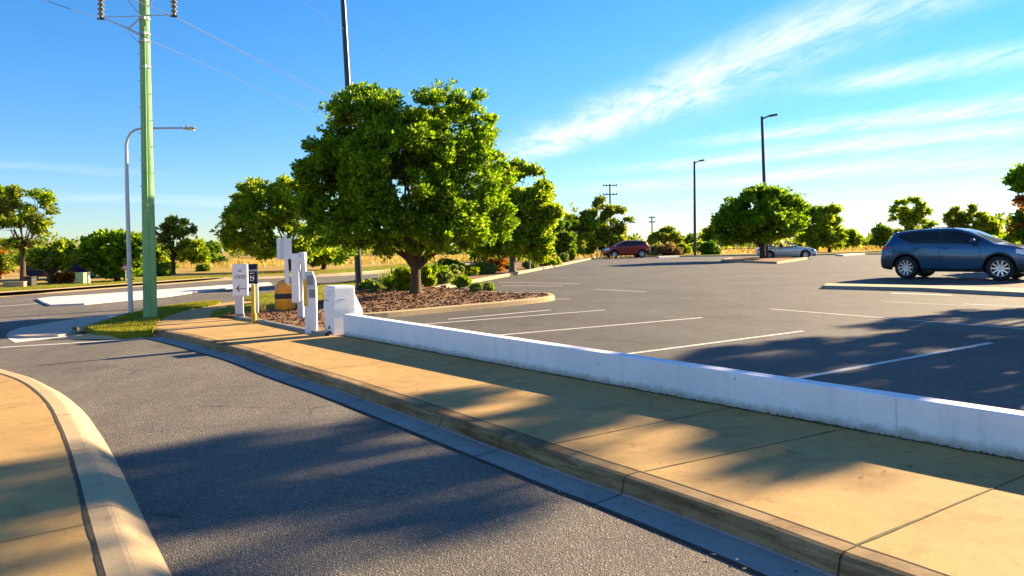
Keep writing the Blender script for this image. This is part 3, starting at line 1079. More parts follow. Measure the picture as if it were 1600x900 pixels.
def trunk_mesh(h_fork, r0, targets, seed, lean=0.0, n=8):
    """local: trunk from the ground to a fork, limbs from there to the target points"""
    rg = random.Random(seed)
    mb = MB()
    fork = Vector((lean, rg.uniform(-0.05, 0.05) * h_fork, h_fork))
    pts = [Vector((0, 0, -0.12)), Vector((0, 0, 0.0)), Vector((lean * 0.1, 0, h_fork * 0.12)), Vector((lean * 0.35, 0.0, h_fork * 0.45)), fork]
    mb.tube(pts, [r0 * 1.55, r0 * 1.4, r0 * 1.05, r0 * 0.9, r0 * 0.86], 10)
    m = len(targets)
    for k, t in enumerate(targets):
        t = Vector(t)
        st = fork.copy()
        st.z -= h_fork * 0.22 * (k % 3) / 2
        st.x *= 0.5 + 0.5 * st.z / h_fork
        rr = r0 * (0.62 if m < 8 else 0.5) * rg.uniform(0.75, 1.1)
        midp = st.lerp(t, 0.45) + Vector((rg.uniform(-1, 1), rg.uniform(-1, 1), 0.2)) * (t - st).length * 0.10
        q1 = st.lerp(midp, 0.5) + Vector((0, 0, 0.05 * (t - st).length))
        q3 = midp.lerp(t, 0.5) + Vector((rg.uniform(-1, 1), rg.uniform(-1, 1), 0)) * (t - st).length * 0.06
        mb.tube([st, q1, midp, q3, t], [rr, rr * 0.72, rr * 0.5, rr * 0.32, rr * 0.12], 6)
        for j in range(3):
            a = midp.lerp(t, 0.2 + 0.3 * j)
            b = a + Vector((rg.uniform(-1, 1), rg.uniform(-1, 1), rg.uniform(0.0, 0.9))) * (t - st).length * 0.28
            mb.tube([a, a.lerp(b, 0.5) + Vector((0, 0, 0.04)), b], [rr * 0.32, rr * 0.2, rr * 0.07], 5)
    return mb


SEED = [100]


def tree(name, label, base, lobes_px, sp, bark_m, nclump, per, rc, leaf, r0, fork_px, depth=1.0, group=None, shell=0.5, gap=0.0,
         extra=None, limbs=9, Y=None, z=0.0, flat=0.75, lean=0.0):
    """base: pixel of the foot (or a point); lobes in photo pixels, laid out round the trunk's own distance and given real depth"""
    SEED[0] += 1
    sd = SEED[0]
    rg = random.Random(sd)
    if Y is None:
        b = at(base[0], base[1], z)
    else:
        b = atY(base[0], base[1], Y)
        b.z = z
    s = b.y / F
    root = thing(name, label, 'tree', b, 0, group)
    lobes = []
    zb = b.z
    for k, lb in enumerate(lobes_px):
        px, py, rx, ry = lb[:4]
        dy = lb[4] if len(lb) > 4 else rg.uniform(-0.35, 0.35) * rx
        p = atY(px, py, b.y)
        c = (p.x - b.x, dy * s, p.z - zb)
        lobes.append((c, (rx * s, max(rx, ry * 0.8) * s * depth, ry * s)))
    pts, nr = crown_points(lobes, nclump, sd, shell, gap)
    leaf_object('crown', L[sp], pts, nr, per, rc, leaf, leaf * 0.52, sd, root, flat)
    if extra:
        for (sp2, frac) in extra:
            p2, n2 = crown_points(lobes, int(nclump * frac), sd + 7, 0.85, 0)
            leaf_object('crown', L[sp2], p2, n2, per, rc, leaf, leaf * 0.52, sd + 3, root, flat)
    fz = atY(base[0], fork_px, b.y).z - zb
    tg = []
    for k in range(limbs):
        lb = lobes[k % len(lobes)]
        d = Vector((rg.gauss(0, 1), rg.gauss(0, 1), abs(rg.gauss(0.3, 0.7)))).normalized()
        tg.append((lb[0][0] + d.x * lb[1][0] * 0.65, lb[0][1] + d.y * lb[1][1] * 0.65, max(fz * 1.15, lb[0][2] + d.z * lb[1][2] * 0.6)))
    trunk_mesh(max(fz, 0.25), r0, tg, sd, lean).build('trunk', bark_m, root)
    return root


tree('round_tree', 'large rounded leafy green tree rising from the mulch island behind the white wall', (650, 459),
     [(582, 212, 70, 72, 10), (570, 182, 54, 54, 20), (690, 208, 78, 80, 30), (545, 282, 72, 78, -15), (640, 285, 92, 95, -45), (735, 288, 66, 88, 10), (520, 345, 50, 58, 5),
      (600, 350, 75, 40, -50), (690, 352, 80, 42, -35), (765, 340, 38, 55, 15), (630, 225, 60, 60, 50), (505, 300, 36, 55, 0), (525, 240, 34, 50, 10)],
     'main', M['bark'], 4300, 30, 0.19, 0.135, 0.17, 415, 0.9, shell=0.45, limbs=18, z=0.1)
tree('round_tree', 'medium green tree just right of the large rounded tree, trunk by the bed kerb', (801, 425),
     [(812, 300, 44, 50, 0), (780, 300, 34, 40, 10), (838, 340, 30, 52, -5), (770, 340, 40, 40, 20), (795, 345, 50, 50, 10), (770, 370, 40, 30, 0), (828, 380, 34, 26, -10)],
     'bright', M['bark_grey'], 1500, 30, 0.34, 0.26, 0.17, 392, 0.9, z=0.1)
tree('round_tree', 'broad yellow green tree across the street behind the ticket machines', (452, 423),
     [(415, 315, 46, 32, 0), (455, 312, 45, 32, 10), (390, 352, 40, 40, 0), (430, 365, 48, 38, -20), (470, 360, 42, 42, 0), (372, 372, 20, 18, 0)],
     'bright', M['bark_dark'], 1150, 30, 0.42, 0.30, 0.25, 402, 0.85)
tree('round_tree', 'dense dark green round tree on the car park island by the silver blue car', (1192, 403.5),
     [(1185, 325, 42, 34, 0), (1215, 335, 38, 36, 5), (1155, 350, 34, 32, 0), (1192, 350, 46, 28, -20), (1232, 346, 26, 24, 0), (1145, 358, 22, 20, 0)],
     'main', M['bark_dark'], 1150, 30, 0.42, 0.30, 0.24, 385, 0.9, z=0.12)
tree('bushy_tree', 'low yellow green bushy tree beside the red car', (905, 401),
     [(905, 360, 30, 30, 0), (925, 370, 20, 24, 0), (885, 372, 18, 26, 0), (900, 385, 32, 16, 0)], 'bright', M['bark_dark'], 330, 26, 0.55, 0.42, 0.16, 392, 0.9)
tree('dark_tree', 'dark shaded tree between the medium green tree and the yellow green bushy tree', (875, 400),
     [(880, 365, 14, 30, 0), (868, 375, 14, 26, 0), (880, 390, 18, 12, 0)], 'dark', M['bark_dark'], 220, 26, 0.5, 0.42, 0.16, 392, 0.9, Y=80)
tree('tall_tree', 'taller ragged olive green tree behind the red car and below the double crossarm pole', (948, 399.5),
     [(935, 325, 22, 20, 0), (960, 345, 20, 24, 0), (930, 350, 24, 26, 0), (955, 375, 22, 22, 0)], 'olive', M['bark_dark'], 420, 26, 0.5, 0.42, 0.2, 385, 0.9, Y=88, gap=0.1)
tree('thin_tree', 'almost bare twiggy tree standing above the yellow green bushy tree', (893, 399),
     [(893, 338, 16, 20, 0), (885, 350, 12, 14, 0)], 'olive', M['bark_grey'], 26, 10, 0.5, 0.35, 0.14, 372, 0.9, Y=95, limbs=14)
tree('loose_tree', 'loose yellow green tree behind the silver blue car, beside the dense round tree', (1296, 396),
     [(1270, 345, 28, 24, 0), (1295, 345, 22, 24, 0), (1265, 370, 26, 22, 0), (1298, 370, 20, 20, 0)], 'bright', M['bark_dark'], 560, 26, 0.55, 0.40, 0.2, 385, 0.9, Y=84, gap=0.2)
FARG = 'small trees scattered along the far edge of the field'
tree('small_tree', 'small dark tree just left of the blue car', (1376, 392),
     [(1376, 362, 15, 12, 0), (1372, 370, 16, 12, 0), (1385, 372, 10, 10, 0)], 'dark', M['bark_dark'], 200, 22, 0.5, 0.45, 0.2, 382, 0.9, Y=98, group=FARG)
tree('feathery_tree', 'feathery bright green tree rising behind the roof of the blue car, rear half', (1420, 392),
     [(1420, 326, 24, 18, 0), (1405, 340, 16, 16, 0), (1438, 342, 16, 18, 0), (1420, 355, 24, 18, 0)], 'bright', M['bark_dark'], 330, 22, 0.45, 0.36, 0.2, 365, 0.9, Y=85, gap=0.2, group=FARG)
tree('airy_tree', 'airy tree with a pale thin trunk behind the windscreen of the blue car', (1510, 391),
     [(1505, 330, 18, 12, 0), (1492, 342, 14, 12, 0), (1522, 344, 14, 12, 0), (1505, 355, 22, 12, 0)], 'olive', M['bark_grey'], 200, 20, 0.42, 0.36, 0.16, 362, 0.9, Y=88, gap=0.25, group=FARG, extra=[('bright', 0.4)])
tree('airy_tree', 'yellowish airy tree behind the bonnet of the blue car', (1543, 391),
     [(1542, 350, 14, 14, 0), (1530, 362, 14, 14, 0), (1548, 366, 14, 14, 0)], 'bright', M['bark_grey'], 190, 22, 0.55, 0.42, 0.16, 372, 0.9, Y=88, gap=0.3, group=FARG)
tree('edge_tree', 'leafy tree with orange patches at the right edge behind the bonnet of the blue car', (1640, 421),
     [(1610, 300, 30, 34, 0), (1640, 280, 50, 45, 0), (1600, 345, 26, 30, 0), (1650, 350, 55, 45, 0), (1592, 375, 20, 16, 0)], 'main', M['bark'], 420, 28, 0.34, 0.24, 0.16, 390, 0.8,
     extra=[('orange', 0.22)], gap=0.15)
tree('small_tree', 'rounded green tree right of the distant single power pole', (1043, 392),
     [(1045, 368, 16, 12, 0), (1030, 374, 14, 10, 0), (1056, 374, 9, 10, 0)], 'olive', M['bark_dark'], 170, 22, 0.6, 0.5, 0.2, 384, 0.9, Y=105, group=FARG)
tree('small_tree', 'small grey green tree between the nearer lamp post and the dense round tree', (1117, 391),
     [(1112, 365, 12, 10, 0), (1122, 370, 13, 12, 0), (1108, 374, 10, 8, 0)], 'dark', M['bark_dark'], 170, 22, 0.6, 0.5, 0.2, 383, 0.9, Y=100, group=FARG)
tree('small_tree', 'tiny dusky tree left of the thinner lamp post', (1074, 391), [(1072, 376, 9, 8, 0), (1080, 380, 7, 6, 0)], 'dark', M['bark_dark'], 110, 20, 0.6, 0.5, 0.18, 386, 0.9, Y=115, group=FARG)
tree('small_tree', 'low yellow green tree right of the loose tree behind the silver blue car', (1325, 391),
     [(1325, 370, 11, 11, 0), (1340, 378, 9, 8, 0), (1316, 376, 9, 9, 0)], 'bright', M['bark_dark'], 150, 20, 0.6, 0.5, 0.18, 384, 0.9, Y=105, group=FARG)

LEFTG = 'trees on the far side of the street'
tree('tall_tree', 'tall airy tree with branching trunk beside the black bin at far left', (36, 441),
     [(40, 308, 34, 20, 0), (20, 330, 26, 20, 0), (62, 330, 24, 24, 0), (40, 350, 30, 18, 0), (20, 372, 20, 16, 0), (62, 366, 18, 14, 0), (44, 378, 22, 12, 0), (78, 338, 12, 10, 0)],
     'olive', M['bark'], 170, 24, 0.34, 0.24, 0.15, 400, 0.9, gap=0.35, limbs=20, shell=0.3, group=LEFTG, extra=[('bright', 0.35)])
tree('tall_tree', 'tall olive tree cut off by the left edge of the view', (-22, 442),
     [(-25, 310, 34, 26, 0), (0, 315, 18, 22, 0), (-40, 340, 32, 22, 0), (-5, 335, 16, 14, 0)], 'bright', M['bark'], 260, 26, 0.36, 0.28, 0.17, 385, 0.9, gap=0.4, group=LEFTG)
tree('small_tree', 'small spreading tree with dark forked limbs right of the black bin', (80, 443),
     [(80, 400, 26, 14, 0), (100, 404, 16, 12, 0), (62, 404, 16, 12, 0), (94, 388, 9, 10, 0)], 'olive', M['bark_dark'], 120, 22, 0.34, 0.25, 0.13, 432, 0.9, gap=0.6, limbs=11, group=LEFTG, extra=[('bright', 0.6)])
tree('small_tree', 'small yellowish tree standing behind the black bin', (54, 431),
     [(54, 402, 16, 13, 0), (45, 408, 12, 9, 0), (66, 400, 12, 10, 0)], 'bright', M['bark_dark'], 120, 24, 0.40, 0.30, 0.15, 420, 0.9, gap=0.5, group=LEFTG)
tree('dark_tree', 'broad dark green tree behind the pale green cabinet across the street', (183, 439),
     [(175, 385, 32, 22, 0), (200, 388, 30, 22, 0), (160, 405, 24, 22, 0), (190, 412, 32, 20, 0), (215, 400, 20, 22, 0), (150, 380, 14, 10, 0)], 'main', M['bark_dark'], 620, 26, 0.36, 0.27, 0.17, 426, 0.9, group=LEFTG)
tree('thin_tree', 'slender open crowned tree to the right of the green power pole', (271, 428),
     [(268, 350, 20, 12, 0), (288, 362, 16, 12, 0), (256, 364, 18, 12, 0), (275, 378, 22, 12, 0), (250, 385, 14, 8, 0)], 'olive', M['bark_dark'], 100, 20, 0.36, 0.28, 0.13, 405, 0.9, gap=0.35, limbs=18, group=LEFTG, extra=[('bright', 0.3)])
tree('small_tree', 'low green tree behind the base of the slender open crowned tree', (246, 428),
     [(240, 402, 18, 18, 0), (252, 410, 14, 12, 0), (232, 412, 12, 12, 0)], 'bright', M['bark_dark'], 190, 24, 0.45, 0.34, 0.14, 420, 0.9, group=LEFTG)
tree('small_tree', 'rounded yellow green tree between the slender tree and the white arrow sign', (305, 421),
     [(300, 392, 18, 13, 0), (312, 398, 12, 12, 0), (286, 400, 12, 9, 0)], 'bright', M['bark_dark'], 180, 22, 0.55, 0.42, 0.15, 412, 0.9, group=LEFTG, Y=72)
tree('small_tree', 'dark green tree far off left of the white arrow sign', (331, 419),
     [(331, 393, 12, 11, 0), (340, 400, 10, 10, 0)], 'dark', M['bark_dark'], 150, 22, 0.6, 0.46, 0.15, 410, 0.9, group=LEFTG, Y=85)
tree('orange_tree', 'small orange brown tree beyond the field behind the forked small tree', (121, 419),
     [(121, 400, 11, 10, 0), (127, 408, 9, 8, 0)], 'orange', M['bark_dark'], 130, 22, 0.55, 0.42, 0.14, 412, 0.9, group=LEFTG, Y=80)
tree('small_tree', 'brownish small tree at the left edge behind the brick wall', (2, 436),
     [(2, 408, 16, 16, 0), (-10, 415, 12, 12, 0)], 'orange', M['bark_grey'], 90, 18, 0.42, 0.3, 0.12, 425, 0.9, gap=0.4, group=LEFTG, extra=[('olive', 0.5)])
tree('small_tree', 'shady low tree below the broad yellow green tree, right of the orange drum', (506, 421),
     [(500, 398, 18, 8, 0), (515, 400, 14, 8, 0), (490, 404, 12, 6, 0)], 'bright', M['bark_dark'], 160, 22, 0.5, 0.4, 0.2, 411, 0.9, group=LEFTG)
tree('small_tree', 'low tree seen under the large rounded tree between two trunks', (760, 413),
     [(760, 398, 14, 9, 0), (748, 402, 10, 6, 0)], 'bright', M['bark_grey'], 110, 20, 0.5, 0.4, 0.14, 408, 0.9, group=LEFTG, Y=70)

# trees beyond the right edge of the view; their shade lies across the wall, path and road
SH = Vector((math.sin(SUN_AZ), math.cos(SUN_AZ)))


def off_tree(label, shade_pt, h, lobes, sp, n, per, rc, leaf, r0, gap=0.35, loose=None):
    """stands so that the shade of its height h falls on shade_pt"""
    SEED[0] += 1
    k = h / math.tan(SUN_EL)
    b = Vector((shade_pt[0] + SH.x * k, shade_pt[1] + SH.y * k, 0))
    root = thing('shade_tree', label, 'tree', b, 0, 'trees beyond the right edge')
    pts, nr = crown_points(lobes, n, SEED[0], 0.25, gap)
    leaf_object('crown', L[sp], pts, nr, per, rc, leaf, leaf * 0.5, SEED[0], root)
    if loose:
        p2, n2 = crown_points(loose, 130, SEED[0] + 5, 0.2, 0.6)
        leaf_object('crown', L[sp], p2, n2, 16, 0.30, 0.30, 0.15, SEED[0] + 5, root)
    rg = random.Random(SEED[0])
    tg = [(l[0][0] + rg.uniform(-.5, .5), l[0][1] + rg.uniform(-.5, .5), l[0][2]) for l in lobes for _ in range(2)]
    trunk_mesh(lobes[0][0][2] * 0.6, r0, tg, SEED[0]).build('trunk', M['bark_grey'], root)
    return root


off_tree('tall slender leafy tree standing in the car park past the right edge', (-1.7, 5.35), 11.6,
         [((0.0, 0.0, 6.6), (1.7, 1.7, 1.1)), ((0, 0, 8.2), (1.75, 1.65, 1.5)), ((0.05, -0.05, 9.9), (1.7, 1.6, 1.5)), ((0.1, -0.1, 11.4), (1.65, 1.6, 1.4)), ((0.15, -0.15, 12.9), (1.2, 1.2, 1.0)), ((0.7, -0.7, 7.4), (1.2, 1.2, 1.0))],
         'olive', 1050, 20, 0.24, 0.22, 0.22, 0.42, [((1.3, -1.8, 8.4), (1.3, 1.3, 1.2)), ((1.1, -1.5, 6.8), (1.5, 1.5, 1.0)), ((1.3, -1.8, 10.2), (0.75, 0.75, 0.45))])
off_tree('leafy tree of middle height past the right edge beside a taller one', (7.2, 8.0), 3.4,
         [((0.0, 0.0, 2.9), (1.7, 1.7, 0.8)), ((0.8, -0.9, 3.6), (1.6, 1.6, 1.0)), ((-0.6, 0.5, 3.8), (1.2, 1.2, 0.9))],
         'olive', 520, 20, 0.24, 0.21, 0.16, 0.4)


# ------------------------------------------------------------------ shrubs and plants
def shrub(name, label, px, py, wpx, hpx, sp, n, per, rc, leaf, z=0.1, group='shrubs in the garden bed', Y=None):
    SEED[0] += 1
    b = at(px, py, z) if Y is None else atY(px, py, Y)
    if Y is not None:
        b.z = z
    s = b.y / F
    wd, h = wpx * s / 2 * 1.15, hpx * s * 1.15
    root = thing(name, label, 'shrub', b, 0, group)
    lobes = [((0, 0, h * 0.5), (wd * 0.85, wd * 0.85, h * 0.5)), ((wd * 0.35, -wd * 0.2, h * 0.45), (wd * 0.6, wd * 0.6, h * 0.42)), ((-wd * 0.4, wd * 0.1, h * 0.42), (wd * 0.55, wd * 0.6, h * 0.42))]
    pts, nr = crown_points(lobes, n, SEED[0], 0.35)
    leaf_object('foliage', L[sp], pts, nr, per, rc, leaf, leaf * 0.5, SEED[0], root, 0.8)
    rg = random.Random(SEED[0])
    mb = MB()
    for k in range(5):
        t = Vector((rg.uniform(-.5, .5) * wd, rg.uniform(-.5, .5) * wd, h * rg.uniform(0.5, 0.75)))
        mb.tube([(0, 0, -0.05), (t.x * 0.4, t.y * 0.4, t.z * 0.5), t], [0.02, 0.014, 0.005], 5)
    mb.build('stem', M['bark_dark'], root)
    return root


def strappy(label, px, py, hpx, n, sp, z=0.1, spread=0.7):
    SEED[0] += 1
    rg = random.Random(SEED[0])
    b = at(px, py, z)
    h = hpx * b.y / F
    mb = MB()
    for k in range(n):
        a = rg.uniform(0, 2 * PI)
        sp_ = rg.uniform(0.15, spread) * h
        hh = h * rg.uniform(0.6, 1.05)
        wd = 0.022 * rg.uniform(0.8, 1.3)
        rows = []
        for i in range(6):
            t = i / 5
            r = 0.04 + sp_ * t ** 1.6
            zz = hh * (t - 0.28 * t ** 3 * (sp_ / h) * 2)
            wv = wd * (1 - t) ** 0.7 + 0.001
            c = Vector((math.cos(a) * r, math.sin(a) * r, zz))
            sdv = Vector((-math.sin(a), math.cos(a), 0)) * wv
            rows.append([c - sdv, c + sdv])
        mb.grid(rows, 0, True)
    o = mb.build('strappy_plant', L[sp], None, b)
    return tag(o, label, 'plant', 'shrubs in the garden bed')


strappy('spiky strap leaved plant left of the large tree trunk, open fan of leaves', 598, 452, 36, 60, 'pale')
strappy('darker spiky strap leaved plant behind the open fan plant', 612, 443, 34, 60, 'olive')
shrub('leafy_shrub', 'upright bright green shrub touching the large tree trunk on its left', 634, 454, 26, 32, 'bright', 150, 22, 0.14, 0.13)
shrub('leafy_shrub', 'bright green shrub touching the large tree trunk on its right', 668, 448, 20, 26, 'bright', 120, 22, 0.14, 0.13)
shrub('leafy_shrub', 'low pale shrub first along the bed kerb right of the large trunk', 690, 443, 30, 20, 'pale', 120, 20, 0.16, 0.15)
shrub('leafy_shrub', 'low pale shrub second along the bed kerb right of the large trunk', 714, 438, 26, 20, 'pale', 110, 20, 0.16, 0.15)
shrub('leafy_shrub', 'dark green shrub behind the pale low shrubs', 700, 428, 26, 20, 'dark', 110, 20, 0.18, 0.16)
shrub('leafy_shrub', 'green shrub between the pale low shrubs and the orange shrub', 730, 431, 26, 18, 'bright', 110, 20, 0.18, 0.16)
shrub('leafy_shrub', 'olive shrub left of the orange shrub by the bed kerb', 748, 428, 22, 14, 'olive', 100, 20, 0.18, 0.16)
shrub('leafy_shrub', 'low orange shrub by the bed kerb', 775, 424, 30, 17, 'orange', 130, 20, 0.18, 0.16)
shrub('leafy_shrub', 'small dark shrub at the foot of the medium green tree', 789, 421, 16, 10, 'dark', 80, 20, 0.18, 0.16)
shrub('round_shrub', 'small round pale green clipped shrub right of the medium green tree trunk', 829, 420, 17, 12, 'pale', 110, 22, 0.16, 0.16)
shrub('round_shrub', 'wide rounded yellow green shrub close to the bed kerb', 858, 415, 30, 14, 'bright', 150, 22, 0.2, 0.18)
shrub('round_shrub', 'pale green rounded shrub past the wide yellow green one', 879, 409.5, 13, 12, 'pale', 90, 22, 0.2, 0.2)
shrub('leafy_shrub', 'tall light green shrub near the far end of the bed kerb', 894, 407, 9, 16, 'bright', 90, 20, 0.22, 0.22)
shrub('leafy_shrub', 'olive shrub at the foot of the dark shaded tree', 842, 412, 22, 10, 'olive', 90, 20, 0.2, 0.2)
shrub('round_shrub', 'dark clipped round shrub behind the thinner lamp post, right side', 1108, 397, 24, 15, 'dark', 190, 20, 0.45, 0.36, 0.0, 'shrubs along the far side of the car park', 82)
shrub('leafy_shrub', 'bright low shrub left of the thinner lamp post', 1066, 397, 16, 14, 'bright', 120, 20, 0.45, 0.36, 0.0, 'shrubs along the far side of the car park', 85)
shrub('leafy_shrub', 'pinkish brown low shrub mound right of the red car', 1045, 400, 32, 14, 'dusty', 130, 20, 0.4, 0.34, 0.0, 'shrubs along the far side of the car park', 82)
shrub('leafy_shrub', 'pale green low shrub mound right behind the red car', 1026, 400, 30, 14, 'pale', 130, 20, 0.4, 0.34, 0.0, 'shrubs along the far side of the car park', 84)
shrub('leafy_shrub', 'yellowish shrub right of the thinner lamp post behind the dark clipped one', 1090, 395, 22, 14, 'bright', 120, 20, 0.5, 0.4, 0.0, 'shrubs along the far side of the car park', 92)
shrub('leafy_shrub', 'bright sunlit bush behind the bonnet of the blue car', 1568, 392, 40, 22, 'bright', 170, 20, 0.5, 0.4, 0.0, 'shrubs along the far side of the car park', 75)
shrub('leafy_shrub', 'low leafy green shrub behind the open fan plant, left of the large trunk', 616, 452, 24, 16, 'bright', 120, 20, 0.13, 0.12)
shrub('leafy_shrub', 'grey green low plant left of the spiky fan plant', 585, 455, 18, 12, 'pale', 80, 18, 0.12, 0.12)
shrub('leafy_shrub', 'mid green shrub behind the shrub right of the large trunk', 680, 441, 26, 20, 'main', 120, 20, 0.16, 0.14)
shrub('leafy_shrub', 'broad green shrub at the back of the bed behind the large trunk', 655, 440, 34, 18, 'bright', 140, 20, 0.17, 0.15)
shrub('leafy_shrub', 'low green plant at the kerb corner between bed and island', 722, 446, 22, 12, 'bright', 90, 18, 0.13, 0.13)
shrub('leafy_shrub', 'low grey green shrub in front of the dark green shrub by the bed kerb', 704, 441, 24, 15, 'pale', 110, 20, 0.16, 0.15)
shrub('leafy_shrub', 'small tuft of pale green leaves in the mulch right of the oval mulch patch', 745, 455, 14, 8, 'pale', 60, 18, 0.12, 0.12)
shrub('leafy_shrub', 'small pale green tuft near the island nose', 762, 454, 16, 8, 'pale', 60, 18, 0.12, 0.12)
shrub('leafy_shrub', 'small yellow green tuft beside the tall black lamp post', 574, 452, 12, 12, 'bright', 60, 18, 0.12, 0.12)
shrub('leafy_shrub', 'grey green shrub between the orange shrub and the dark shrub', 762, 427, 22, 15, 'pale', 100, 20, 0.18, 0.16)
for k, (lab, px, py, wd, hh, sp) in enumerate((
        ('low bush in the field behind the pale green cabinet', 112, 430, 14, 8, 'bright'),
        ('small pale bush beside the pink round sign', 208, 432, 26, 14, 'bright'),
        ('dark low bush in the field left of the white arrow sign', 316, 424, 16, 9, 'dark'),
        ('dark shaded bush under the slender open crowned tree', 252, 431, 30, 12, 'dark'),
        ('low orange flowering bush right of the forked small tree', 100, 441, 34, 9, 'orange'))):
    shrub('field_bush', lab, px, py, wd, hh, sp, 100, 20, 0.28, 0.24, 0.0, 'bushes on the far side of the street')

# far-off wood along the horizon, reads as one mass
rng = np.random.default_rng(5)
pts, nr = [], []
for i in range(1700):
    px = rng.uniform(-250, 1850)
    Y = rng.uniform(135, 175)
    if 960 < px < 1400:
        hm = 3.2
    elif px < 400:
        hm = 4.8
    else:
        hm = 4.2
    hm *= 0.55 + 0.5 * abs(math.sin(px * 0.021) * math.sin(px * 0.0083 + 1)) + 0.2 * math.sin(px * 0.11)
    p = atY(px, 383, Y)
    pts.append((p.x, p.y, rng.random() ** 0.8 * hm))
    nr.append((0, 0, 1))
o = leaf_object('distant_wood', L['olive'], np.array(pts), np.array(nr), 16, 1.3, 0.9, 0.55, 9)
tag(o, kind='stuff')


# ------------------------------------------------------------------ grass blades
def in_poly(poly, x, y):
    r = False
    j = len(poly) - 1
    for i in range(len(poly)):
        xi, yi = poly[i]
        xj, yj = poly[j]
        if (yi > y) != (yj > y) and x < (xj - xi) * (y - yi) / (yj - yi) + xi:
            r = not r
        j = i
    return r


def blades(name, poly, n, h, wd, mat, z, seed, bend=0.5):
    rng = np.random.default_rng(seed)
    xs = [p[0] for p in poly]
    ys = [p[1] for p in poly]
    P_ = []
    while len(P_) < n:
        x, y = rng.uniform(min(xs), max(xs)), rng.uniform(min(ys), max(ys))
        if in_poly(poly, x, y):
            P_.append((x, y, z))
    P_ = np.array(P_)
    a = rng.uniform(0, 2 * PI, n)
    s = np.stack([np.cos(a), np.sin(a), np.zeros(n)], 1) * wd / 2
    b2 = rng.normal(size=(n, 3)) * h * bend
    b2[:, 2] = 0
    hh = (h * rng.uniform(0.5, 1.2, n))[:, None] * np.array([[0, 0, 1.0]])
    V = np.stack([P_ - s, P_ + s, P_ + s * 0.3 + hh + b2, P_ - s * 0.3 + hh + b2], 1).reshape(-1, 3).astype(np.float32)
    return tag(quads(name, mat, V), kind='stuff')


blades('grass', ver, 16000, 0.045, 0.010, L['lawn'], 0.01, 21)
blades('grass', lawn, 20000, 0.045, 0.014, L['lawn'], 0.015, 22)
vis = [p for p in zip(inner, off)]
i0 = [q[0] for q in vis if -26 < q[0][0] < -3]
i1 = [q[1] for q in vis if -26 < q[0][0] < -3]
if len(i0) > 2:
    blades('grass', [(a[0] * 0.93 + b_[0] * 0.07, a[1] * 0.93 + b_[1] * 0.07) for a, b_ in zip(i0, i1)] + i1[::-1], 12000, 0.05, 0.03, L['lawn'], 0.0, 23)
blades('dry_grass', [(-75, 55), (10, 70), (30, 110), (-90, 110)], 12000, 0.40, 0.10, L['straw'], 0.0, 24, 0.35)
blades('dry_grass', [(10, 88), (70, 80), (100, 120), (0, 120)], 9000, 0.36, 0.12, L['straw'], 0.0, 25, 0.35)

# mulch chips and fallen leaves
rng = np.random.default_rng(31)
cp = []
for poly, z, n in ((ISL + [xy(690, 446.5, 0.1), xy(620, 445, .1), xy(555, 458, 0.1)], 0.112, 1500), (bed1, 0.055, 700)):
    xs = [p[0] for p in poly]
    ys = [p[1] for p in poly]
    k = 0
    while k < n:
        x, y = rng.uniform(min(xs), max(xs)), rng.uniform(min(ys), max(ys))
        if in_poly(poly, x, y):
            cp.append((x, y, z + rng.random() * 0.02))
            k += 1
cp = np.array(cp)
o = leaf_object('mulch_chips', M['mulch'], cp, np.zeros_like(cp), 3, 0.05, 0.065, 0.04, 3, None, 0.2, 0.1, 0, 0.5)
tag(o, kind='stuff')
ll = []
for k in range(150):
    if k < 90:
        s = rng.uniform(0, 12)
        p = W0 + WU * s - WN * rng.uniform(0.05, 1.75)
        ll.append((p.x, p.y, 0.006))
    else:
        i = rng.integers(20, len(kerb_line) - 2)
        p = Vector(kerb_line[i]) + Vector(nn[i]) * rng.uniform(0.2, 0.6)
        ll.append((p.x, p.y, ZR + 0.022))
V = []
for (x, y, z) in ll:
    a = rng.uniform(0, 2 * PI)
    ln_, wd_ = rng.uniform(0.008, 0.02), rng.uniform(0.005, 0.011)
    cx_, sx_ = math.cos(a), math.sin(a)
    for (u_, v_, h_) in ((-ln_, 0, 0.0), (0, wd_, 0.003), (ln_, 0, 0.001), (0, -wd_, 0.002)):
        V.append((x + u_ * cx_ - v_ * sx_, y + u_ * sx_ + v_ * cx_, z + h_))
o = quads('fallen_leaves', M['bark'], np.array(V, dtype=np.float32))
tag(o, kind='stuff')

# ------------------------------------------------------------------ green power pole
b = at(235, 497.5)
s = b.y / F
pole = thing('power_pole', 'tall green painted timber power pole on the grass verge', 'pole', b)
H = 8.6
ld = -0.0 * H
topx = atY(225, 0, b.y).x - b.x
zt0 = atY(225, 0, b.y).z
lean = topx / zt0
mb = MB()
rr = [0.150, 0.147, 0.135, 0.12, 0.108, 0.10]
zz = [-0.1, 0.3, 2.2, 4.4, 6.6, H]
mb.tube([(lean * z, 0, z) for z in zz], rr, 20)
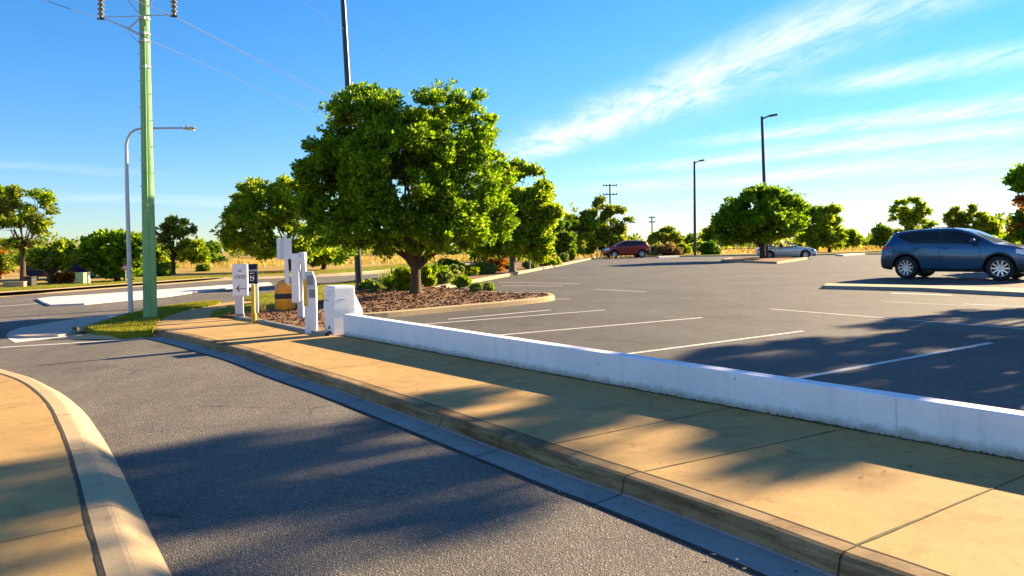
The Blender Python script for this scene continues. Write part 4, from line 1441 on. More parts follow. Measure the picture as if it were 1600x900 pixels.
# drop-pipe that runs up the pole
mb.tube([(lean * z + 0.05, -r - 0.012, z) for z, r in ((0, 0.148), (2.2, 0.135), (4.4, 0.12), (6.6, 0.108))], 0.022, 8)
mb.build('pole_shaft', M['pole'], pole)
for k in range(14):
    z = 3.0 + k * 0.30
    sd = 1 if k % 2 else -1
    mb = MB()
    mb.tube([(lean * z + sd * 0.10, 0, z), (lean * z + sd * 0.17, 0, z), (lean * z + sd * 0.17, 0, z + 0.02)], 0.008, 5)
    mb.build('step_bolt', M['galv'], pole)
ZC = 7.75
mb = MB()
mb.box((lean * ZC + 0.0, -0.16, ZC), (2.3, 0.10, 0.12))
mb.build('crossarm', M['bark_grey'], pole)
INS = []
for px, py in ((158, 26), (272, 22)):
    p = atY(px, py, b.y - 0.16)
    q = Vector((p.x - b.x, -0.16, p.z))
    INS.append(q)
    prof = [(0.0, q.z - 0.03), (0.035, q.z - 0.03), (0.04, q.z)]
    z = q.z
    while z < ZC - 0.16:
        prof += [(0.03, z + 0.02), (0.075, z + 0.055), (0.075, z + 0.07), (0.032, z + 0.09)]
        z += 0.105
    prof += [(0.02, ZC - 0.06), (0.0, ZC - 0.06)]
    m_ = MB()
    m_.lathe(prof, 14, 0, Matrix.Translation((q.x, q.y, 0)))
    io = m_.build('insulator', M['insul'], pole)
    m_ = MB()
    m_.tube([(q.x - 0.09, q.y, q.z - 0.04), (q.x, q.y, q.z - 0.055), (q.x + 0.09, q.y, q.z - 0.05)], 0.022, 8)
    m_.build('clamp', M['darksteel'], io)


def pp(px, py, dy=-0.16):
    p = atY(px, py, b.y + dy)
    return Vector((p.x - b.x, dy, p.z))


mb = MB()
mb.tube([pp(160, 28), pp(190, 40), pp(204, 47), pp(221, 56)], [0.012, 0.018, 0.028, 0.026], 6)
mb.tube([pp(200, 45), pp(220, 27)], 0.02, 6)
mb.tube([pp(160, 27), pp(222, 25), pp(270, 23)], 0.011, 6)
mb.tube([pp(198, -2), pp(219, 25)], 0.013, 6)
mb.tube([pp(202, 53), pp(221, 71)], 0.008, 5)
mb.tube([pp(240, -3), pp(231, 12)], 0.012, 5)
mb.build('brace', M['galv'], pole)
for py in (27, 51, 62, 103):
    mb = MB()
    z = pp(226, py).z
    mb.lathe([(0.118, z - 0.02), (0.126, z - 0.02), (0.126, z + 0.02), (0.118, z + 0.02)], 16, 0, Matrix.Translation((lean * z, 0, 0)))
    mb.box((lean * z + 0.06, -0.135, z), (0.05, 0.05, 0.06))
    mb.build('clamp_band', M['galv'], pole)

# far pole the wires run to
FP = atY(955, 400, 118)
fb = Vector((FP.x, FP.y, 0))
zf = atY(955, 287, 118).z


def wire(label, a, c, sag, r=0.008):
    mb = MB()
    pts = []
    for i in range(25):
        t = i / 24
        p = Vector(a).lerp(Vector(c), t)
        p.z -= sag * 4 * t * (1 - t)
        pts.append(p)
    mb.tube(pts, r, 5)
    o = mb.build('power_line', M['wire'], None)
    return tag(o, label, 'power line', 'wires of the green power pole')


gp = [b + q + Vector((0, 0, -0.055)) for q in INS]
dirb = (Vector((b.x, b.y, 0)) - fb).normalized()
zfar2 = atY(955, 303, 118).z
wire('right hand wire running from the green pole into the distance', gp[1], (fb.x + 0.9, fb.y, zf), 2.6)
wire('left hand wire running from the green pole into the distance', gp[0] + Vector((0.95, 0.3, -0.42)), (fb.x - 0.9, fb.y, zf), 2.4, 0.006)
wire('wire from the left insulator of the green pole rising to the near left', gp[0], gp[0] + Vector((-5.0, -9.0, 1.2)), 0.15)
wire('wire from the right insulator of the green pole passing up over the pole', gp[1], gp[1] + Vector((-5.0, -9.0, 1.6)), 0.15)
wire('faint upper wire crossing the sky right of the green pole', b + Vector((1.0, -0.3, 8.9)), (fb.x + 3.0, fb.y + 30, zf + 4), 1.5, 0.004)


def far_pole(label, px, base_py, Y, top_py, arms, hw):
    p = atY(px, base_py, Y)
    p.z = 0
    s = Y / F
    zt = atY(px, top_py, Y).z
    t = thing('power_pole', label, 'pole', p, 0, 'distant power poles')
    mb = MB()
    mb.tube([(0, 0, -0.1), (0, 0, zt * 0.5), (0, 0, zt)], [0.17, 0.15, 0.12], 10)
    mb.build('pole_shaft', M['bark_grey'], t)
    for py in arms:
        z = atY(px, py, Y).z
        m_ = MB()
        m_.box((0, -0.16, z), (hw * 2 * s, 0.12, 0.14))
        for sd in (-1, -0.5, 0.5, 1):
            m_.lathe([(0.0, z - 0.12), (0.07, z - 0.12), (0.09, z + 0.1), (0.05, z + 0.28), (0, z + 0.28)], 8, 0, Matrix.Translation((sd * hw * s * 0.93, -0.16, 0)))
        m_.build('crossarm', M['darksteel'], t)
    return t


far_pole('distant power pole with two crossarms above the trees', 955, 400, 118, 287, (290, 304), 11)
far_pole('more distant thin power pole right of the red car', 1019.5, 391, 150, 338, (340, 347), 5)

# ------------------------------------------------------------------ lamps
b = at(205, 490.5, 0)
s = b.y / F
lamp = thing('street_lamp', 'slim galvanised street lamp with a curved arm beside the green power pole', 'street lamp', b)


def lp(px, py, dy=0.0):
    p = atY(px, py, b.y)
    return Vector((p.x - b.x, dy, p.z))


mb = MB()
pts = [Vector((0, 0, -0.1)), lp(204, 470), lp(201, 380), lp(198.5, 300), lp(197.5, 240)]
mb.tube(pts, [0.062, 0.058, 0.05, 0.045, 0.04], 12)
mb.build('lamp_pole', M['galv'], lamp)
mb = MB()
mb.tube([lp(197.5, 241), lp(197.3, 228), lp(199, 217), lp(204, 208), lp(211, 203), lp(220, 200.7), lp(250, 200.2), lp(287, 199.8)], [0.04, 0.036, 0.033, 0.03, 0.028, 0.026, 0.024, 0.022], 10)
mb.build('lamp_arm', M['galv'], lamp)
mb = MB()
c = lp(296, 200.3)
mb.lathe([(0.0, -0.17), (0.035, -0.16), (0.055, -0.05), (0.06, 0.06), (0.04, 0.14), (0, 0.16)], 14, 0, Matrix.Translation(c) @ Matrix.Scale(0.62, 4, (0, 0, 1)) @ Matrix.Rotation(PI / 2, 4, 'Y'))
hd = mb.build('lamp_head', M['galv'], lamp)
mb = MB()
mb.lathe([(0.022, 0), (0.022, 0.05), (0, 0.055)], 10, 0, Matrix.Translation(lp(292.5, 198.2)))
mb.build('light_sensor', M['grey'], hd)
mb = MB()
mb.box(c + Vector((0.02, 0, -0.042)), (0.2, 0.07, 0.02))
mb.build('lamp_lens', M['lens'], hd)


def lamp_post(label, px, base_py, top, r, z=0.0, square=True, Y=None, arm_px=20, arm=True, yaw=0.0):
    b = at(px, base_py, z)
    s = b.y / F
    t = thing('lamp_post', label, 'lamp post', b, 0, 'dark lamp posts of the car park')
    p = atY(top[0], top[1], b.y)
    e = Vector((p.x - b.x, 0, p.z - b.z))
    mb = MB()
    mb.tube([(0, 0, -0.1), e * 0.5, e], [r, r * 0.85, r * 0.68], 8 if not square else 8)
    mb.build('lamp_pole', M['darksteel'], t)
    mb = MB()
    mb.box((0, 0, 0.02), (r * 3.6, r * 3.6, 0.04))
    for sx in (-1, 1):
        for sy in (-1, 1):
            mb.lathe([(0.02, 0.0), (0.02, 0.07), (0, 0.075)], 8, 0, Matrix.Translation((sx * r * 1.4, sy * r * 1.4, 0)))
    mb.build('base_plate', M['darksteel'], t)
    a = arm_px * s
    mb = MB()
    ey = -0.25
    mb.tube([e + Vector((0, 0, -0.2)), e + Vector((a * 0.42, ey * .4, 0.0))], [r * 0.4, r * 0.36], 8)
    mb.build('lamp_arm', M['darksteel'], t)
    mb = MB()
    rot = Matrix.Rotation(math.radians(-8), 3, 'Y')
    mb.box(e + Vector((a * 0.70, ey * .7, 0.05)), (a * 0.62, 0.42, 0.13), 0, rot, 0.05)
    h = mb.build('lamp_head', M['darksteel'], t)
    mb = MB()
    mb.box(e + Vector((a * 0.76, ey * .7, -0.03)), (a * 0.40, 0.30, 0.03), 0, rot)
    mb.build('lamp_lens', M['lens'], h)
    return t


lamp_post('thin dark lamp post at the far side of the car park, nearer the red car', 1086, 400.3, (1085, 252), 0.155, 0.0, True, None, 15)
lamp_post('dark lamp post rising behind the dense round island tree', 1198, 402.8, (1190.5, 182), 0.16, 0.12, True, None, 23)
lamp_post('tall black lamp post standing in the mulch behind the large rounded tree', 562, 452, (532, -70), 0.125, 0.1, True, None, 50)

# ------------------------------------------------------------------ signs and machines
class Local:
    """local frame at a foot pixel, metres measured from photo pixels at that distance"""

    def __init__(s, px, py, z=0.0):
        s.b = at(px, py, z)
        s.k = s.b.y / F
        s.px, s.py = px, py

    def x(s, px):
        return (px - s.px) * s.k

    def z(s, py):
        return (s.py - py) * s.k

    def box(s, mb, x0, x1, y0, y1, d0, d1, mi=0, bev=0.0):
        mb.box(((s.x(x0) + s.x(x1)) / 2, (d0 + d1) / 2, (s.z(y0) + s.z(y1)) / 2), (abs(s.x(x1) - s.x(x0)), abs(d1 - d0), abs(s.z(y1) - s.z(y0))), mi, None, bev)


def text(body, x, y, z, size, mat, parent, align='CENTER', shear=0.0, space=1.0):
    c = bpy.data.curves.new('lettering', 'FONT')
    c.body = body
    c.size = size
    c.extrude = 0.0015
    c.align_x = align
    c.shear = shear
    c.space_character = space
    c.materials.append(mat)
    tmp = bpy.data.objects.new('lettering_curve', c)
    COL.objects.link(tmp)
    bpy.context.view_layer.update()
    me = bpy.data.meshes.new_from_object(tmp.evaluated_get(bpy.context.evaluated_depsgraph_get()))
    bpy.data.objects.remove(tmp)
    me.name = 'lettering'
    o = bpy.data.objects.new('lettering', me)
    COL.objects.link(o)
    o.rotation_euler = (PI / 2, 0, 0)
    o.location = (x, y, z)
    o.parent = parent
    return o


lo = Local(375, 499)
sg = thing('direction_sign', 'white upright sign board with a black arrow pointing left, on a grey post', 'sign', lo.b, 0.16)
mb = MB()
lo.box(mb, 365.5, 388, 412.5, 461.5, -0.05, 0.05, 0, 0.008)
board = mb.build('sign_board', M['white'], sg)
mb = MB()
lo.box(mb, 368.5, 380.5, 461.5, 493, -0.035, 0.035)
mb.build('post', M['lightgrey'], sg)
mb = MB()
lo.box(mb, 367.8, 381.5, 490, 500, -0.05, 0.05)
mb.build('post_base', M['grey'], sg)
text('aile', lo.x(377), -0.054, lo.z(424.5), 0.060, M['ink'], board)
text('ODD', lo.x(377), -0.054, lo.z(435), 0.105, M['ink'], board, 'CENTER', 0.25)
mb = MB()
zc, t_ = lo.z(450.8), 0.0535
aw = lo.k
mb.add([(lo.x(375.5), -t_, zc + 0.007), (lo.x(386), -t_, zc + 0.007), (lo.x(386), -t_, zc - 0.007), (lo.x(375.5), -t_, zc - 0.007)], [[3, 2, 1, 0]])
pts_o = [(376.6, 443.2), (371.2, 450.8), (376.2, 456.6), (375.6, 453.6), (374.4, 450.6), (375.4, 446.6)]
mb.add([(lo.x(p), -t_ - 0.001, lo.z(q)) for p, q in pts_o], [[0, 1, 4, 5], [1, 2, 3, 4]])
mb.build('arrow', M['ink'], board)

lo = Local(401, 494)
sg = thing('navy_sign', 'navy blue sign board with white lettering right of the white arrow sign', 'sign', lo.b, 0.16)
mb = MB()
lo.box(mb, 387.5, 403.8, 412.3, 443.2, -0.04, 0.04, 0, 0.008)
board = mb.build('sign_board', M['navy'], sg)
mb = MB()
lo.box(mb, 399, 404, 443.2, 494, -0.03, 0.03)
mb.build('post', M['lightgrey'], sg)
text('Smooch', lo.x(395.6), -0.044, lo.z(423.6), 0.072, M['white'], board)
text('N', lo.x(395.9), -0.044, lo.z(436.4), 0.135, M['white'], board)
for (x0, x1, y0, y1) in ((392.2, 399.2, 426.3, 427.0), (392.6, 398.6, 437.6, 438.3)):
    mb = MB()
    lo.box(mb, x0, x1, y0, y1, -0.0445, -0.042)
    mb.build('emblem', M['white'], board)

lo = Local(396.5, 503.5)
yp = thing('yellow_bollard', 'tall square yellow bollard in front of the navy sign', 'bollard', lo.b, 0.1)
mb = MB()
lo.box(mb, 394, 399, 444, 494, -0.033, 0.033, 0, 0.006)
mb.build('bollard_post', M['yellow'], yp)
mb = MB()
lo.box(mb, 393, 400.5, 490, 503.5, -0.05, 0.05, 0, 0.006)
mb.build('bollard_base', M['yellow'], yp)

lo = Local(403.5, 491)
bl = thing('small_bollard', 'short white bollard with black foot behind the yellow bollard', 'bollard', lo.b)
mb = MB()
lo.box(mb, 401, 406.5, 472, 484, -0.035, 0.035, 0, 0.01)
mb.build('bollard_post', M['white'], bl)
mb = MB()
lo.box(mb, 401.5, 406, 484, 491.5, -0.03, 0.03)
mb.build('bollard_base', M['black'], bl)
lo = Local(411.5, 491)
bl = thing('small_bollard', 'short yellow post with two arms right of the short white bollard', 'bollard', lo.b)
mb = MB()
lo.box(mb, 408.5, 411.5, 475, 491.5, -0.025, 0.025)
lo.box(mb, 412.5, 415, 477, 489, -0.025, 0.025)
mb.build('bollard_post', M['yellow'], bl)
mb = MB()
lo.box(mb, 411.4, 412.6, 480, 483, -0.012, 0.012)
mb.build('link_bar', M['yellow'], bl)

# orange round-topped drum
lo = Local(446, 486.5)
dr = thing('barrier_drum', 'orange plastic barrier drum with a rounded top behind the double panel sign', 'barrier', lo.b, -0.1)
mb = MB()
R_ = 15.5 * lo.k
hz = lo.z(452)
prof = [(R_ * 0.95, 0.0), (R_, 0.03), (R_ * 1.0, hz)]
for i in range(1, 10):
    a = PI / 2 * i / 9
    prof.append((R_ * math.cos(a), hz + R_ * 0.98 * math.sin(a)))
mb.lathe(prof, 28)
mb.build('drum_body', M['orange'], dr)
mb = MB()
mb.lathe([(R_ * 1.002, lo.z(466)), (R_ * 1.015, lo.z(465.5)), (R_ * 1.015, lo.z(458.5)), (R_ * 1.002, lo.z(458))], 28)
mb.build('band', M['trim'], dr)

# double panel sign
lo = Local(451.5, 487)
ds = thing('panel_sign', 'two white panels folded back from a tall white pole, beside the ticket machine', 'sign', lo.b)
mb = MB()
mb.tube([(0, 0, -0.05), (lo.x(449.5), 0, lo.z(430)), (lo.x(447.5), 0, lo.z(366))], [0.075, 0.055, 0.035], 10)
mb.build('sign_pole', M['white'], ds)
for (x0, d0, x1, d1) in ((433, 0.10, 440.5, -0.06), (447.2, -0.06, 455, 0.12)):
    m_ = MB()
    a_, c_ = Vector((lo.x(x0), d0, 0)), Vector((lo.x(x1), d1, 0))
    dd = c_ - a_
    nrm_ = Vector((-dd.y, dd.x, 0)).normalized() * 0.012
    m_.prism([(v.x, v.y) for v in (a_ - nrm_, c_ - nrm_, c_ + nrm_, a_ + nrm_)], lo.z(405), lo.z(372.5))
    m_.build('panel', M['white'], ds)
mb = MB()
lo.box(mb, 440, 447.4, 372.3, 405.2, -0.05, -0.03)
mb.build('backing_plate', M['lightgrey'], ds)
mb = MB()
lo.box(mb, 451, 458.5, 432, 487, 0.06, 0.12)
mb.build('pole_stay', M['lightgrey'], ds)

# tall ticket machine
lo = Local(470, 500)
tm = thing('ticket_machine', 'tall white ticket machine column with a projecting top, left of the yellow striped one', 'ticket machine', lo.b, 0.05)
mb = MB()
lo.box(mb, 458.5, 470.5, 396, 472, -0.10, 0.10, 0, 0.012)
mb.build('cabinet', M['white'], tm)
mb = MB()
lo.box(mb, 470.2, 479.8, 394, 410, -0.13, 0.10, 0, 0.012)
mb.build('hood', M['white'], tm)
mb = MB()
mb.tube([(lo.x(475.5), 0.0, lo.z(410)), (lo.x(474), 0.0, lo.z(428)), (lo.x(471.5), 0, lo.z(446)), (lo.x(470.5), 0, lo.z(470)), (lo.x(470.5), 0, lo.z(500))], [0.05, 0.045, 0.06, 0.06, 0.06], 10)
mb.build('stand', M['lightgrey'], tm)
mb = MB()
lo.box(mb, 471.5, 477.5, 396.5, 402, -0.134, -0.128)
mb.build('display', M['lightgrey'], tm)
mb = MB()
lo.box(mb, 466, 475, 468, 502, -0.06, 0.06, 0, 0.01)
mb.build('base', M['lightgrey'], tm)

# front ticket pedestal
lo = Local(486.5, 520)
tp = thing('ticket_machine', 'white ticket pedestal with sloping hood and yellow stripe at the bed corner', 'ticket machine', lo.b, 0.18)
mb = MB()
lo.box(mb, 477.5, 496, 449, 520, -0.09, 0.09, 0, 0.012)
mb.build('cabinet', M['white'], tp)
mb = MB()
hx = [(480.5, 424), (490, 424), (494.5, 437), (495.5, 449), (480.0, 449)]
pts_ = [(lo.x(p), lo.z(q)) for p, q in hx]
n_ = len(pts_)
vs = [(x, -0.085, z) for x, z in pts_] + [(x, 0.085, z) for x, z in pts_]
mb.add(vs, [list(range(n_))[::-1], list(range(n_, 2 * n_))] + [[i, (i + 1) % n_, n_ + (i + 1) % n_, n_ + i] for i in range(n_)])
hd = mb.build('hood', M['lightgrey'], tp)
mb = MB()
lo.box(mb, 482.5, 491.5, 430, 445, -0.089, -0.082)
mb.build('display', M['grey'], hd)
mb = MB()
lo.box(mb, 476.6, 482.5, 436, 477.5, -0.095, 0.05)
mb.build('stripe_panel', M['yellow'], tp)
mb = MB()
lo.box(mb, 484.5, 494.5, 451.5, 465, -0.094, -0.088)
mb.build('slot_panel', M['grey'], tp)
mb = MB()
mb.tube([(lo.x(477), -0.02, lo.z(396)), (lo.x(478.5), -0.02, lo.z(430)), (lo.x(480), -0.02, lo.z(470))], [0.035, 0.04, 0.035], 8)
mb.build('side_post', M['white'], tp)

# barrier cabinet at the end of the wall
lo = Local(519, 524.5)
bc = thing('barrier_cabinet', 'white flared gate cabinet standing at the end of the low white wall', 'cabinet', lo.b + Vector((-0.02, 0.20, 0)), 0.68)
mb = MB()
hz = 77 * lo.k
secs = [(0.0, 0.20, 0.17), (0.10, 0.205, 0.17), (0.30, 0.215, 0.175), (0.45, 0.225, 0.19), (0.62, 0.205, 0.20), (0.80, 0.20, 0.205), (0.835, 0.195, 0.20), (0.85, 0.175, 0.18)]
rows = []
for z, hx_, hy_ in secs:
    z = z * hz / 0.85
    c_ = 0.02
    rr_ = [(hx_ - c_, -hy_), (hx_, -hy_ + c_), (hx_ + (0.10 if z < 0.55 * hz else 0.0) * 0, hy_ - c_), (hx_ - c_, hy_), (-hx_ + c_, hy_), (-hx_, hy_ - c_), (-hx_, -hy_ + c_), (-hx_ + c_, -hy_), (hx_ - c_, -hy_)]
    rows.append([(x + 0.12, y, z) for x, y in rr_])
mb.grid(rows, 0, False, False)
mb.add(rows[-1][:-1], [list(range(8))[::-1]])
body_c = mb.build('cabinet_shell', M['white'], bc)
mb = MB()
mb.box((0.12 - 0.205, 0.0, 0.72 * hz / 0.85), (0.02, 0.16, 0.09))
mb.build('window', M['lens'], bc)
mb = MB()
mb.box((0.12 - 0.21, 0.06, 0.60 * hz / 0.85), (0.03, 0.13, 0.012))
mb.build('slot', M['grey'], bc)
mb = MB()
mb.box((0.12 - 0.05, -0.205, 0.62 * hz / 0.85), (0.10, 0.02, 0.012))
mb.build('slot', M['grey'], bc)
mb = MB()
mb.box((0.12 - 0.205, -0.02, 0.13), (0.02, 0.05, 0.05))
mb.build('bracket', M['darksteel'], bc)
mb = MB()
mb.box((0.12 - 0.203, -0.02, 0.05), (0.02, 0.12, 0.03))
mb.build('bracket', M['darksteel'], bc)
mb = MB()
mb.prism([(0.32, -0.165), (0.50, -0.13), (0.50, 0.15), (0.32, 0.17)], 0.0, 0.40 * hz / 0.85)
mb.add([(0.315, -0.165, 0.40), (0.50, -0.13, 0.40), (0.50, 0.15, 0.40), (0.315, 0.17, 0.40), (0.33, -0.16, 0.72), (0.345, -0.13, 0.72), (0.345, 0.15, 0.72), (0.33, 0.17, 0.72)],
       [[0, 1, 5, 4], [1, 2, 6, 5], [2, 3, 7, 6], [3, 0, 4, 7], [4, 5, 6, 7]])
mb.build('flared_side', M['white'], bc)

# pink round sign, bin, cabinet, box, brick wall over the street
lo = Local(196.5, 440, 0.0)
ps = thing('round_sign', 'small pink round sign on a thin post left of the street lamp', 'sign', lo.b)
mb = MB()
mb.tube([(0, 0, 0), (0, 0, lo.z(418))], 0.025, 6)
mb.build('post', M['galv'], ps)
mb = MB()
mb.lathe([(0.0, -0.012), (4.6 * lo.k, -0.012), (4.6 * lo.k, 0.012), (0, 0.012)], 20, 0, Matrix.Translation((0, -0.04, lo.z(418))) @ Matrix.Rotation(PI / 2, 4, 'X'))
mb.build('sign_disc', M['pinksign'], ps)
mb = MB()
mb.box((0, -0.056, lo.z(418)), (5.5 * lo.k, 0.006, 1.4 * lo.k))
mb.build('sign_bar', M['white'], ps)

lo = Local(47, 447)
bn = thing('waste_bin', 'square black waste bin across the street beside the brick wall', 'bin', lo.b)
mb = MB()
lo.box(mb, 40.5, 53.5, 433.5, 446, -0.22, 0.22, 0, 0.03)
mb.build('bin_body', M['binblack'], bn)
mb = MB()
lo.box(mb, 40, 54, 431.8, 433.5, -0.24, 0.24, 0, 0.02)
mb.build('bin_lid', M['binblack'], bn)
mb = MB()
lo.box(mb, 41.5, 52.5, 446, 447.2, -0.2, 0.2)
mb.build('bin_base', M['trim'], bn)

lo = Local(127, 443)
gb = thing('utility_cabinet', 'pale green utility cabinet on the verge across the street', 'cabinet', lo.b)
mb = MB()
lo.box(mb, 121, 134, 427, 442, -0.2, 0.2, 0, 0.02)
mb.build('cabinet_body', M['greenbox'], gb)
mb = MB()
lo.box(mb, 120.5, 134.5, 426, 427.2, -0.23, 0.23)
mb.build('cabinet_lid', M['greenbox'], gb)
mb = MB()
lo.box(mb, 122.5, 132.5, 429, 441, -0.212, -0.2)
mb.build('cabinet_door', M['greenbox'], gb)
mb = MB()
lo.box(mb, 120.5, 134.5, 442, 443.6, -0.25, 0.25)
mb.build('plinth', M['gutter'], gb)

lo = Local(138, 442.5)
wp = thing('marker_post', 'stout white marker post beside the pale green utility cabinet', 'post', lo.b)
mb = MB()
lo.box(mb, 135.6, 140.4, 427, 443, -0.075, 0.075, 0, 0.02)
mb.build('post', M['white'], wp)
mb = MB()
lo.box(mb, 135.2, 140.8, 425, 427.2, -0.08, 0.08, 0, 0.02)
mb.build('post_cap', M['brick'], wp)

lo = Local(23, 448.5)
bw = thing('brick_wall', 'low tan brick wall left of the black bin across the street', 'wall', lo.b, 0.05)
mb = MB()
lo.box(mb, 7.5, 39, 441, 449.5, -0.12, 0.12)
mb.build('wall_body', M['brick'], bw)
mb = MB()
lo.box(mb, 7, 39.5, 440, 441.05, -0.14, 0.14)
mb.build('coping', M['apron'], bw)

# stakes and posts by the young trees
for (lab, px, py, ty, z) in (('thin pale stake in the bed right of the medium green tree', 828, 421, 392, 0.1),
                             ('pale stake on the car park island beside the dense round tree', 1211.5, 403, 379, 0.12),
                             ('pale slender sapling stake at the far end of the bed kerb', 933.5, 404, 386, 0.1)):
    lo = Local(px, py, z)
    m_ = MB()
    m_.tube([(0, 0, -0.1), (0, 0, lo.z(ty))], [0.05, 0.045], 8)
    tag(m_.build('tree_stake', M['apron'], None, lo.b), lab, 'stake')

# light fence in the field
b = at(1100, 396)
fe_ = thing('field_fence', 'thin post and rail fence in the field behind the lamp posts', 'fence', (0, 0, 0))
for i in range(9):
    p = atY(1110 + i * 12, 390, 96)
    mb = MB()
    mb.box((p.x, p.y, 0.7), (0.09, 0.09, 1.4))
    mb.build('fence_post', M['bark_grey'], fe_)
p0, p1 = atY(1110, 390, 96), atY(1110 + 96, 390, 96)
for z in (0.45, 0.85, 1.25):
    mb = MB()
    mb.box(((p0.x + p1.x) / 2, p0.y + 0.07, z), (p1.x - p0.x, 0.04, 0.07))
    mb.build('fence_rail', M['bark_grey'], fe_)


# ------------------------------------------------------------------ cars
def interp(xs, ys, x):
    return float(np.interp(x, xs, ys))


def smooth_interp(tab):
    xs = [t[0] for t in tab]
    ys = [t[1] for t in tab]
    n = len(xs)
    ms = []
    for i in range(n):
        if i == 0:
            ms.append((ys[1] - ys[0]) / (xs[1] - xs[0]))
        elif i == n - 1:
            ms.append((ys[-1] - ys[-2]) / (xs[-1] - xs[-2]))
        else:
            a = (ys[i] - ys[i - 1]) / (xs[i] - xs[i - 1])
            c = (ys[i + 1] - ys[i]) / (xs[i + 1] - xs[i])
            ms.append(0 if a * c <= 0 else 2 * a * c / (a + c))

    def f(x):
        if x <= xs[0]:
            return ys[0]
        if x >= xs[-1]:
            return ys[-1]
        i = max(k for k in range(n - 1) if xs[k] <= x)
        h = xs[i + 1] - xs[i]
        t = (x - xs[i]) / h
        return ((2 * t ** 3 - 3 * t * t + 1) * ys[i] + (t ** 3 - 2 * t * t + t) * h * ms[i] + (-2 * t ** 3 + 3 * t * t) * ys[i + 1] + (t ** 3 - t * t) * h * ms[i + 1])
    return f


